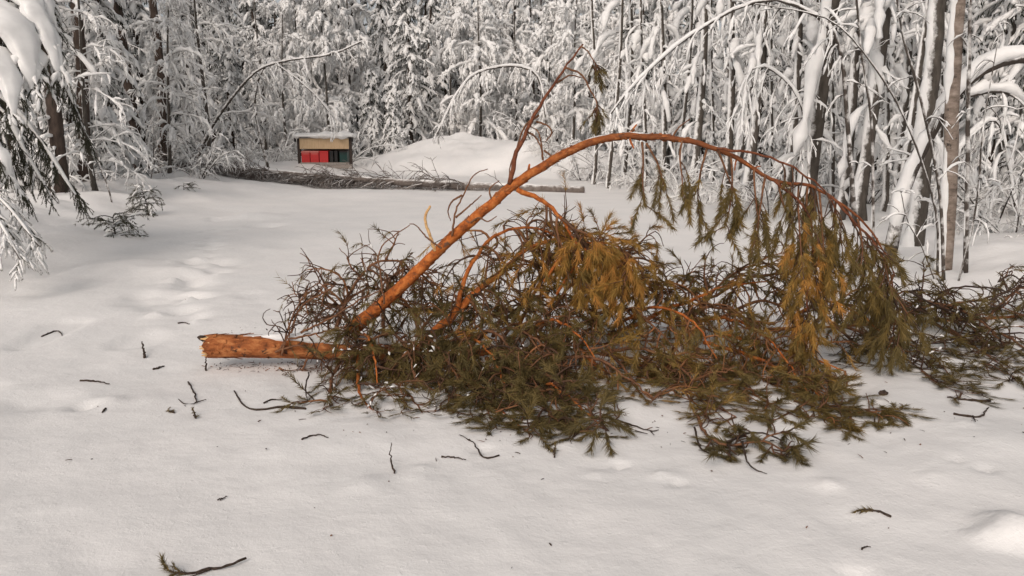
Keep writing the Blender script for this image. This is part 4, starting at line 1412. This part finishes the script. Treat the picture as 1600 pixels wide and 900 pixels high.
    # front skirts lying on the snow: (points on the ground ahead of the trunk)
    front = [([(560, 550, 5.5), (560, 600, 5.0), (570, 640, 4.65), (590, 655, 4.5)], (.1, .4), 11, .3),
             ([(610, 555, 5.5), (620, 600, 5.05), (650, 640, 4.65), (660, 660, 4.45)], (.1, .4), 11, .25),
             ([(540, 550, 5.5), (520, 590, 5.1), (515, 625, 4.8), (520, 645, 4.6)], (.1, .4), 9, .35),
             ([(680, 560, 5.5), (720, 590, 5.1), (770, 640, 4.6), (820, 680, 4.2)], (.08, .35), 15, .03),
             ([(720, 560, 5.5), (790, 590, 5.0), (850, 640, 4.55), (900, 685, 4.15)], (.08, .35), 16, 0),
             ([(700, 565, 5.5), (740, 620, 4.9), (760, 655, 4.5), (770, 680, 4.3)], (.08, .35), 14, .05),
             ([(760, 560, 5.5), (840, 590, 5.0), (900, 630, 4.6), (950, 675, 4.2)], (.1, .4), 15, 0),
             ([(780, 555, 5.6), (830, 570, 5.2), (870, 600, 4.9), (890, 640, 4.6)], (.15, .45), 13, 0),
             ([(640, 560, 5.5), (680, 590, 5.15), (700, 620, 4.8), (700, 650, 4.5)], (.12, .42), 12, .15),
             ([(980, 560, 5.6), (1040, 590, 5.2), (1100, 630, 4.7), (1150, 660, 4.4)], (.3, .65), 15, 0),
             ([(1030, 550, 5.7), (1100, 580, 5.3), (1180, 620, 4.8), (1250, 660, 4.4)], (.25, .6), 16, 0),
             ([(1080, 540, 5.8), (1150, 570, 5.4), (1230, 620, 4.9), (1300, 668, 4.3)], (.2, .55), 16, 0),
             ([(1100, 535, 5.8), (1180, 560, 5.4), (1260, 600, 5.0), (1290, 640, 4.6)], (.3, .7), 14, 0),
             ([(1000, 555, 5.7), (1060, 600, 5.1), (1090, 640, 4.6), (1110, 665, 4.35)], (.35, .7), 13, .04),
             ([(960, 555, 5.6), (1010, 570, 5.3), (1060, 580, 5.1), (1120, 590, 5.0)], (.35, .75), 13, 0),
             ([(1120, 520, 6.0), (1200, 540, 5.6), (1270, 560, 5.3), (1320, 580, 5.1)], (.3, .65), 12, .06),
             ([(1240, 640, 4.7), (1300, 650, 4.55), (1345, 655, 4.5), (1375, 650, 4.5)], (.15, .45), 8, 0),
             ([(900, 545, 5.7), (960, 560, 5.4), (990, 600, 5.0), (1000, 625, 4.8)], (.4, .8), 8, .05)]
    DENSE = (3, 4, 5, 6, 7, 10, 11, 12, 16)
    for n, (pp, tint, k, sn) in enumerate(front):
        branch([W(*q) for q in pp], .016, .004, 'pine_limb' if n % 3 == 0 else 'pine_old', k if n in DENSE else k - 2, .2, (.15, .38), 6 if n in DENSE else 5, (.09, .2), 54 if n in DENSE else (28 if n < 9 else 38), tint, .9, .14, .12, 100 + n, bare=.2 if n in DENSE else .4, twigtint=.55 if n < 9 else .7, snowy=sn)
    # boughs that drape over the trunk toward the camera
    over = [([(560, 520, 5.6), (575, 528, 5.35), (585, 560, 5.1), (590, 600, 4.9)], (.15, .45), 11, .2, .3),
            ([(600, 520, 5.6), (620, 525, 5.35), (640, 555, 5.1), (650, 600, 4.85)], (.15, .45), 11, .15, .3),
            ([(650, 525, 5.65), (660, 520, 5.4), (690, 550, 5.15), (720, 600, 4.85)], (.12, .45), 12, .1, .35),
            ([(690, 530, 5.7), (720, 520, 5.4), (760, 545, 5.1), (790, 600, 4.8)], (.1, .4), 13, .0, .4),
            ([(730, 530, 5.7), (770, 520, 5.4), (810, 560, 5.1), (850, 620, 4.7)], (.08, .38), 14, .0, .4),
            ([(770, 525, 5.75), (800, 512, 5.5), (850, 540, 5.2), (880, 590, 4.9)], (.2, .6), 14, .0, .55),
            ([(820, 520, 5.75), (860, 500, 5.5), (900, 520, 5.3), (930, 560, 5.1)], (.3, .75), 14, .0, .6),
            ([(860, 520, 5.8), (910, 490, 5.6), (960, 510, 5.4), (1000, 560, 5.2)], (.4, .85), 14, .0, .7),
            ([(900, 515, 5.8), (960, 480, 5.7), (1010, 500, 5.5), (1060, 550, 5.3)], (.35, .8), 14, .0, .7),
            ([(960, 510, 5.9), (1020, 480, 5.7), (1080, 500, 5.5), (1120, 560, 5.2)], (.4, .9), 15, .0, .75),
            ([(1000, 505, 5.95), (1060, 490, 5.7), (1120, 520, 5.4), (1170, 590, 5.0)], (.35, .8), 15, .0, .7),
            ([(1050, 500, 6.0), (1110, 480, 5.8), (1170, 500, 5.5), (1220, 560, 5.2)], (.4, .9), 15, .0, .75),
            ([(1090, 500, 6.0), (1150, 500, 5.7), (1210, 540, 5.3), (1260, 610, 4.9)], (.25, .65), 15, .0, .6),
            ([(1130, 495, 6.1), (1190, 470, 6.0), (1240, 490, 5.8), (1290, 540, 5.5)], (.4, .85), 14, .0, .7),
            ([(1180, 495, 6.2), (1230, 480, 6.0), (1290, 500, 5.8), (1340, 540, 5.5)], (.25, .6), 13, .03, .5),
            ([(1240, 495, 6.3), (1290, 470, 6.2), (1340, 490, 6.0), (1390, 530, 5.8)], (.15, .5), 13, .05, .4),
            ([(1330, 490, 6.5), (1380, 465, 6.4), (1430, 485, 6.2), (1480, 530, 5.9)], (.05, .4), 13, .06, .25),
            ([(1420, 490, 6.6), (1470, 475, 6.5), (1530, 500, 6.3), (1570, 540, 6.0)], (.0, .35), 13, .06, .2),
            ([(540, 530, 5.55), (520, 535, 5.4), (505, 560, 5.2), (500, 595, 5.0)], (.15, .4), 8, .25, .3),
            ([(860, 560, 5.4), (930, 560, 5.1), (980, 590, 4.85), (1020, 625, 4.6)], (.4, .8), 10, .03, .7),
            ([(940, 550, 5.5), (1000, 545, 5.3), (1060, 570, 5.05), (1100, 620, 4.75)], (.35, .75), 13, .0, .7)]
    for n, (pp, tint, k, sn, tt) in enumerate(over):
        if n in (7, 10, 14, 16, 18):
            continue
        branch([W(*q) for q in pp], .014, .004, 'pine_limb' if n % 3 == 0 else 'pine_old', k - 1 if 2 < n < 5 else k - 4, .12, (.15, .42), 5, (.08, .2), 50 if 2 < n < 5 else 34, tint, .9, .18, .14, 200 + n, bare=.15 if 2 < n < 5 else .5, twigtint=min(1, tt + .15), snowy=sn)
    # dangling end nearest the camera
    branch([W(*q) for q in [(1090, 650, 4.4), (1105, 680, 4.1), (1140, 695, 3.95), (1190, 690, 3.95), (1225, 705, 3.85)]], .010, .004, 'pine_old', 10, .45, (.1, .22), 4, (.06, .14), 50, (.05, .3), .8, .14, .0, 130)
    for n, pp in enumerate([[(1085, 668, 4.2), (1095, 700, 3.95), (1120, 712, 3.85)], [(1100, 672, 4.2), (1115, 700, 3.95), (1118, 713, 3.85)], [(1160, 690, 3.95), (1170, 725, 3.72), (1198, 742, 3.62)], [(1135, 690, 4.0), (1175, 676, 4.05), (1215, 685, 3.95), (1232, 712, 3.8)]]):
        branch([W(*q) for q in pp], .006, .003, 'twig', 0, seed=140 + n)
    # crown tip at the right edge, weaker light painted into darker twigs and needles
    tip = [([(1330, 505, 6.6), (1380, 470, 6.7), (1430, 455, 6.7), (1480, 480, 6.7)], 12, 0), ([(1400, 505, 6.6), (1430, 540, 6.1), (1460, 580, 5.6), (1490, 620, 5.0)], 13, .1), ([(1360, 510, 6.5), (1400, 560, 5.8), (1440, 590, 5.3), (1460, 610, 5.1)], 12, .1),
           ([(1460, 505, 6.7), (1500, 530, 6.3), (1560, 570, 5.6), (1600, 600, 5.2)], 13, .12), ([(1500, 500, 6.8), (1560, 520, 6.4), (1620, 560, 5.8), (1680, 600, 5.3)], 13, .1), ([(1420, 500, 6.7), (1470, 480, 6.8), (1530, 470, 6.9), (1590, 490, 6.9)], 13, .05),
           ([(1540, 500, 6.9), (1570, 470, 7.0), (1600, 450, 7.0), (1640, 480, 7.0)], 14, .05), ([(1320, 510, 6.5), (1380, 530, 6.1), (1450, 545, 5.9), (1520, 560, 5.8)], 11, .15), ([(1300, 505, 6.4), (1340, 540, 5.9), (1360, 560, 5.6), (1340, 580, 5.4)], 9, .12),
           ([(1480, 510, 6.6), (1540, 560, 5.8), (1570, 600, 5.3), (1590, 622, 5.0)], 12, .08), ([(1380, 500, 6.6), (1440, 470, 6.5), (1490, 490, 6.3), (1540, 530, 6.1)], 12, .05), ([(1270, 505, 6.4), (1310, 470, 6.5), (1350, 450, 6.6), (1400, 460, 6.6)], 12, .02),
           ([(1440, 590, 5.3), (1465, 615, 5.0), (1490, 632, 4.85), (1500, 640, 4.8)], 7, 0)]
    for n, (pp, k, sn) in enumerate(tip):
        branch([W(*q) for q in pp], .014, .004, 'pine_old', k - 1, .2, (.18, .45), 5, (.1, .22), 38, (.05, .45), .9, .15, .08, 150 + n, bare=.25, twigtint=.2, snowy=sn)
    for n, pp in enumerate([[(1462, 462), (1490, 450), (1530, 449), (1580, 456), (1640, 470)], [(1500, 482), (1560, 478), (1600, 465), (1640, 462)], [(1540, 480), (1555, 465), (1580, 452), (1600, 430)], [(1420, 455), (1470, 480), (1540, 500)], [(1560, 440), (1580, 430), (1600, 442)]]):
        branch(C(6.3, *pp), .009, .004, 'twig', 4, .3, (.08, .2), 2, (.05, .1), 0, seed=170 + n, wob=.2)


build_pine()


# ------------------------------------------------------------------ grey birch fallen across the far end of the road
def fallen_birch():
    r = R_(1200)
    pts = [W(912, 303, 24.0), W(850, 297, 24.4), W(760, 290, 24.8), W(650, 285, 25.4), (W(560, 280, 26.0)), W(450, 274, 26.6), W(350, 270, 26.6), W(262, 266, 26.6)]
    P = spline(pts, 40)
    g = gz(P[:, 0], P[:, 1])
    P[:, 2] = np.maximum(P[:, 2] - .05, g + .07)
    R = np.interp(np.linspace(0, 1, 40), [0, .12, .3, 1], [.12, .15, .13, .03])
    P[:, 2] += .34 * np.linspace(0, 1, 40) ** 3
    e = empty('fallen_birch', pts[0])
    b = np.array(pts[0])
    tag(e, 'grey fallen birch with dense twiggy crown lying across the far road', 'fallen tree')
    t = MB()
    t.tubes(P[None] - b, R[None], 12, rng=r, lump=.06)
    tr = link('trunk', t.mesh('trunk', M['grey_wood']), e)
    s = MB()
    q = P[2:].copy() - b
    q[:, 2] += R[2:] * .7
    s.tubes(q[None], (R[2:] * r.uniform(.35, .75, 38))[None], 8, sv=.55, lump=.2, rng=r)
    link('snow_crust', s.mesh('snow_crust', M['snow']), tr)
    n = 84
    p, T, ss, i = kids(P[None], n, .16, 1, r)
    ss = .16 + .83 * ((ss - .16) / .84).clip(0, 1) ** .6
    jj = np.minimum((ss * 39).astype(int), 38)
    p, T = P[jj] + (P[jj + 1] - P[jj]) * (ss * 39 - jj)[:, None], nrm(P[jj + 1] - P[jj])
    d = sidedir(T, r, .7, .75, .22)
    d[:, 1] *= .8
    low = ss < .74
    d[low, 2] = np.minimum(d[low, 2], np.where(ss[low] < .54, .2, .06))
    d[~low, 2] = np.minimum(d[~low, 2], .16)
    L = r.uniform(.8, 2.4, n) * (1.15 - .4 * ss) * np.where(low, .75, 1) * np.where(ss < .5, .95, 1)
    lb = grow(p, d, L, 9, r.uniform(.2, 1.3, n), .10, r)
    cl = lambda V: above_ground(V + b, .01) - b
    for k in range(n):
        m = MB()
        m.tubes(lb[k:k + 1] - b, np.linspace(.034, .012, 9)[None], 5, rng=r)
        o = link('branch', m.mesh('branch', M['grey_wood'], clamp=cl), e)
        tw = MB()
        nn = 10 if ss[k] < .4 else 20
        p2, T2, s2, _ = kids(lb[k:k + 1], nn, .15, 1, r)
        sec = grow(p2, sidedir(T2, r, .7, .6, .0), r.uniform(.3, .9, nn), 6, .7, .10, r)
        tw.tubes(sec - b, np.linspace(.014, .007, 6)[None] * np.ones((nn, 1)), 3, rng=r, cap=False)
        p3, T3, s3, _ = kids(sec, 5, .1, 1, r)
        t3 = grow(p3, sidedir(T3, r, .7, .6, -.05), r.uniform(.15, .5, len(p3)), 4, .6, .12, r)
        tw.tubes(t3 - b, np.array([.009, .009, .008, .004])[None] * np.ones((len(t3), 1)), 3, rng=r, cap=False)
        link('twigs', tw.mesh('twigs', M['grey_wood'], clamp=cl), o, 'stuff')
    return e


fallen_birch()


# ------------------------------------------------------------------ letterboxes under a small roof
def letterboxes():
    M['red'] = mk_flat('red_enamel', (.52, .035, .035), .45)
    M['red_pale'] = mk_flat('faded_red_lid', (.60, .20, .17), .6)
    M['green'] = mk_flat('green_enamel', (.012, .045, .04), .45)
    M['black'] = mk_flat('dark_enamel', (.02, .018, .018), .5)
    M['ply'] = mk_bark('plywood', (.46, .32, .19), (.54, .39, .24), (.60, .44, .28), 5, .1, (4, 1, .6))
    M['stain'] = mk_flat('dark_stained_wood', (.045, .032, .026), .8)
    M['weathered'] = mk_flat('weathered_board', (.30, .26, .23), .85)
    Y = 32.0
    k = Y / F / math.cos(PITCH)
    xl, xr = (475 - 800) * Y / F / .985, (556 - 800) * Y / F / .985
    zt, zb = W(510, 216, Y)[2], W(510, 233, Y)[2]
    zf = W(510, 253, Y)[2]
    gx = (xl + xr) / 2
    g = float(gz(gx, Y)) - .1
    e = empty('letterbox_stand', (gx, Y, g))
    tag(e, 'wooden letterbox stand with tan plywood board and snowy roof beyond the road', 'letterbox stand')
    o = np.array([gx, Y, g])

    def part(name, lo, hi, mat, parent=e, bev=.008):
        m = MB()
        box(m, np.array(lo) - o, np.array(hi) - o)
        ob = link(name, m.mesh(name, M[mat], False), parent)
        return ob
    for x in (xl + .03, xr - .03):
        part('post', (x - .05, Y + .02, g), (x + .05, Y + .12, zt + .02), 'stain')
    part('front_board', (xl + .085, Y - .005, zb + .01), (xr - .085, Y + .018, zt - .005), 'ply')
    part('back_board', (xl + .085, Y + .56, zf - .05), (xr - .085, Y + .585, zt - .06), 'weathered')
    part('shelf', (xl + .085, Y - .05, zf - .07), (xr - .085, Y + .55, zf - .02), 'weathered')
    part('lower_rail', (xl - .02, Y - .012, zf - .26), (xr + .02, Y + .017, zf - .085), 'weathered')
    rf = part('roof', (xl - .07, Y - .1, zt + .022), (xr + .07, Y + .75, zt + .05), 'stain')
    for x in (xl - .10, xr + .04):
        part('bracket', (x, Y - .1, zt - .14), (x + .07, Y - .02, zt + .018), 'black')
    m = MB()
    xs = np.linspace(xl - .06, xr + .06, 36)
    for yy, hh in ((Y + .05, .15), (Y + .35, .2), (Y + .65, .15)):
        P = np.stack([xs, np.full(36, yy), zt + .09 + .03 * vnoise(xs * 4, xs * 0 + yy, 2)], 1) - o
        m.tubes(P[None], (hh * (.8 + .8 * vnoise(xs * 3, xs * 0 + yy, 6)))[None], 10, su=2.6, sv=.9, lump=.08)
    link('roof_snow', m.mesh('roof_snow', M['snow']), rf)
    # boxes
    W_ = (xr - xl - .2)
    cells = [(.015, .185, 'red', 'red_pale', 'leftmost red letterbox on the stand, with pale lid'), (.20, .37, 'red', 'red_pale', 'middle one of the three red letterboxes, with pale lid'), (.388, .565, 'red', 'red', 'deep red letterbox next to the dark ones'),
             (.60, .67, 'black', 'black', 'narrow dark letterbox beside the deep red one'), (.70, .76, 'black', 'black', 'narrow dark letterbox beside the green one'), (.805, .965, 'green', 'black', 'dark green letterbox at the end of the stand')]
    for a, c, mat, lid, lab in cells:
        x0, x1 = xl + .1 + a * W_, xl + .1 + c * W_
        z0, z1 = zf - .018, zb - .035
        cx = (x0 + x1) / 2
        eb = empty('letterbox', (cx, Y + .2, z0))
        tag(eb, lab, 'letterbox', 'letterboxes on the stand')
        oo = np.array([cx, Y + .2, z0])
        m = MB()
        box(m, np.array((x0, Y + .03, z0)) - oo, np.array((x1, Y + .42, z1 - .085)) - oo)
        link('body', m.mesh('body', M[mat], False), eb)
        m = MB()
        # sloping lid with a lip over the front
        v = [(x0 - .008, Y + .015, z1 - .10), (x1 + .008, Y + .015, z1 - .10), (x1 + .008, Y + .015, z1 - .045), (x0 - .008, Y + .015, z1 - .045),
             (x0 - .008, Y + .43, z1 - .0), (x1 + .008, Y + .43, z1 - .0), (x0 - .008, Y + .43, z1 - .083), (x1 + .008, Y + .43, z1 - .083), (x0 - .008, Y + .027, z1 - .083), (x1 + .008, Y + .027, z1 - .083)]
        m.add(np.array(v) - oo, [(0, 1, 2, 3), (3, 2, 5, 4), (4, 5, 7, 6), (6, 7, 9, 8)], [(0, 3, 4), (0, 4, 6), (1, 5, 2), (1, 7, 5)])
        lo = link('lid', m.mesh('lid', M[lid], False), eb)
        m = MB()
        zz = z1 - .15
        box(m, np.array((x0 + .03, Y + .018, zz - .012)) - oo, np.array((x1 - .03, Y + .0298, zz + .012)) - oo)
        link('slot_flap', m.mesh('slot_flap', M[lid], False), eb)


letterboxes()


# ------------------------------------------------------------------ twigs and crumbs lying on the snow
def ground_twig(pp, w, label, seed, name='fallen_twig', cat='twig', lift=None, forks=(), needles=None, mat='twig'):
    """pp: picture places on the snow; w: thickness in pixels"""
    r = R_(1400 + seed)
    pts = []
    for k, (px, py) in enumerate(pp):
        p = G(px, py)
        p[2] += .006 + (lift[k] if lift else 0)
        pts.append(p)
    b = pts[0].copy()
    e = empty(name, b)
    tag(e, label, cat, 'twigs scattered on the snow')
    K = 14
    P = spline(np.array(pts) - b, K)
    P[1:-1] += r.normal(size=(K - 2, 3)) * [.003, .003, .001]
    rad = w * .5 * np.linalg.norm(pts[0] - np.array(cam.location)) / F
    m = MB()
    m.tubes(P[None], np.linspace(rad, rad * .45, K)[None] * (1 + .25 * r.uniform(-1, 1, (1, K))), 6, rng=r)
    link('stem', m.mesh('stem', M[mat]), e)
    for f in forks:
        q = []
        for px, py in f:
            p = G(px, py)
            p[2] += .008
            q.append(p - b)
        m = MB()
        m.tubes(spline(q, 8)[None], np.linspace(rad * .7, rad * .3, 8)[None], 5, rng=r)
        link('side_twig', m.mesh('side_twig', M[mat]), e)
    if needles:
        s0, s1, n, ln, tint = needles
        seg = P[int(s0 * (K - 1)):int(s1 * (K - 1)) + 1]
        p, T, s, i = kids(seg[None], 5, 0, 1, r)
        sh = grow(p, sidedir(T, r, .8, .6, .25), r.uniform(.4, .9, len(p)) * ln, 5, .4, .08, r)
        m = MB()
        m.tubes(sh, np.linspace(.003, .0015, 5)[None] * np.ones((len(sh), 1)), 4, rng=r, cap=False)
        m.needles(sh, n, ln * .7, .0032, r, (.25, .8), r.uniform(*tint, len(sh)))
        m.needles(seg[None], n * 2, ln * .7, .0032, r, (.25, .8), np.array([np.mean(tint)]))
        link('needles', m.mesh('needles', M['needles'], False), e, 'stuff')


TW = [
    ([(478, 640), (440, 637), (402, 642), (380, 633), (366, 612)], 4.5, 'long curved dark twig on the snow below the snapped trunk end', {}),
    ([(125, 596), (150, 597), (171, 601)], 3, 'straight dark twig on its own at the far left of the snow', {}),
    ([(65, 527), (78, 521), (90, 518), (97, 525)], 2.6, 'small hooked twig left of the snapped trunk beside a bark crumb', {}),
    ([(294, 598), (303, 614), (305, 631), (288, 633), (279, 625)], 2.6, 'thin L-shaped twig curling below the snapped trunk', {'forks': [[(305, 631), (322, 626)]]}),
    ([(412, 631), (424, 626), (440, 626)], 3, 'short thick twig just above the long curved one', {}),
    ([(483, 604), (478, 620), (479, 630), (455, 632)], 2.6, 'bent twig standing up beside the long curved one', {'lift': [.09, .04, 0, 0]}),
    ([(472, 688), (485, 683), (500, 681), (513, 685)], 3.2, 'short bowed twig on the snow below the grey needles', {}),
    ([(780, 713), (756, 716), (738, 692), (718, 681)], 3.2, 'V-bent dark twig on the snow below the front green needles', {}),
    ([(690, 715), (708, 716), (728, 720)], 3, 'short straight twig beside the V-bent one', {}),
    ([(616, 741), (610, 728), (612, 714)], 3, 'small upright forked twig alone on the open snow', {'lift': [0, .04, .07]}),
    ([(965, 658), (995, 668), (1016, 675), (1029, 673)], 3, 'forked dark twig on the snow right of the front green needles', {'forks': [[(1016, 675), (1022, 682)], [(992, 675), (1012, 680)]]}),
    ([(1490, 648), (1515, 652), (1532, 652), (1545, 638)], 3.5, 'forked twig at the right below the dim crown tip', {'forks': [[(1520, 652), (1524, 661)]]}),
    ([(226, 560), (223, 547)], 4, 'stubby upright twig left of the snapped trunk', {'lift': [0, .06]}),
    ([(240, 578), (257, 573)], 3.6, 'stubby flat twig just below the stubby upright one', {}),
    ([(278, 506), (286, 505), (296, 507)], 2.5, 'tiny twig above and left of the snapped trunk', {}),
    ([(322, 580), (324, 563)], 3, 'short splinter stuck upright under the snapped end', {'lift': [0, .07]}),
    ([(1346, 860), (1353, 856), (1360, 857)], 2.5, 'tiny twig near the bottom edge below the green sprig', {}),
    ([(340, 783), (348, 781), (354, 777)], 2.5, 'tiny crooked twig alone on the lower left snow', {}),
    ([(165, 640), (160, 646)], 3, 'tiny stub beside the small hollow on the left', {}),
    ([(1548, 628), (1510, 626), (1480, 622)], 4, 'dark twig lying along the front of the dim crown tip', {}),
]
for n, (pp, w, lab, kw) in enumerate(TW):
    ground_twig(pp, w, lab, n, **kw)
ground_twig([(1392, 809), (1372, 801), (1355, 799), (1338, 800)], 4, 'small green pine sprig alone on the lower right snow', 40, 'pine_sprig', 'sprig', needles=(.5, 1, 34, .05, (.1, .4)))
ground_twig([(385, 878), (352, 889), (325, 892), (298, 898), (272, 900), (258, 896)], 4.5, 'forked pine sprig with green needles at the bottom edge', 41, 'pine_sprig', 'sprig', lift=[.01, .006, 0, 0, .01, .02],
            forks=[[(330, 892), (310, 900), (290, 906)]], needles=(.75, 1, 40, .05, (.05, .25)))
ground_twig([(866, 716), (867, 706)], 3, 'tiny needle tuft under the front green needles', 42, 'pine_sprig', 'sprig', lift=[0, .03], needles=(.2, 1, 20, .03, (.1, .4)))
ground_twig([(272, 646), (262, 643)], 3, 'tiny green tuft left of a similar one on the snow', 43, 'pine_sprig', 'sprig', needles=(.2, 1, 22, .03, (.05, .3)))
ground_twig([(306, 655), (302, 648)], 3, 'tiny spiky tuft below the L-shaped twig', 44, 'pine_sprig', 'sprig', lift=[0, .03], needles=(.2, 1, 14, .03, (.05, .3)))


def litter():
    r = R_(1500)
    m = MB()
    spots = [G(r.uniform(320, 480), r.uniform(567, 582)) for _ in range(90)]
    spots += [G(r.uniform(340, 470), r.uniform(512, 524)) for _ in range(12)]
    spots += [G(*np.clip(r.normal([980, 650], [330, 40]), [0, 480], [1600, 899])) for _ in range(120)]
    spots += [G(r.uniform(0, 1600), r.uniform(440, 890)) for _ in range(26)]
    for p in spots:
        a = r.uniform(0, 6.283)
        l = r.uniform(.008, .05) if r.random() < .5 else r.uniform(.004, .014)
        d = np.array([math.cos(a), math.sin(a), r.uniform(-.1, .3)])
        m.tubes(np.stack([p + [0, 0, .004], p + d * l * .5 + [0, 0, .006], p + d * l + [0, 0, .005]]), r.uniform(.0012, .0035) * np.array([.8, 1, .4]), 4, rng=r, tint=r.uniform(0, 1))
    o = link('bark_litter', m.mesh('bark_litter', M['litter']))
    tag(o, 'dark bark crumbs and needle litter scattered over the snow', 'litter', None, 'stuff')
    # the one big crumb in front of the bright hollow
    p = G(1380, 617)
    e = MB()
    k, S = 7, 8
    P = np.stack([np.linspace(-.03, .03, k), np.zeros(k), np.full(k, .012)], 1)
    e.tubes(P[None], np.array([[.005, .014, .018, .019, .017, .012, .004]]), S, lump=.25, rng=r)
    o = link('pine_cone', e.mesh('pine_cone', M['twig']))
    o.location = p
    tag(o, 'small dark lump on the snow right of the bright hollow', 'cone')


litter()
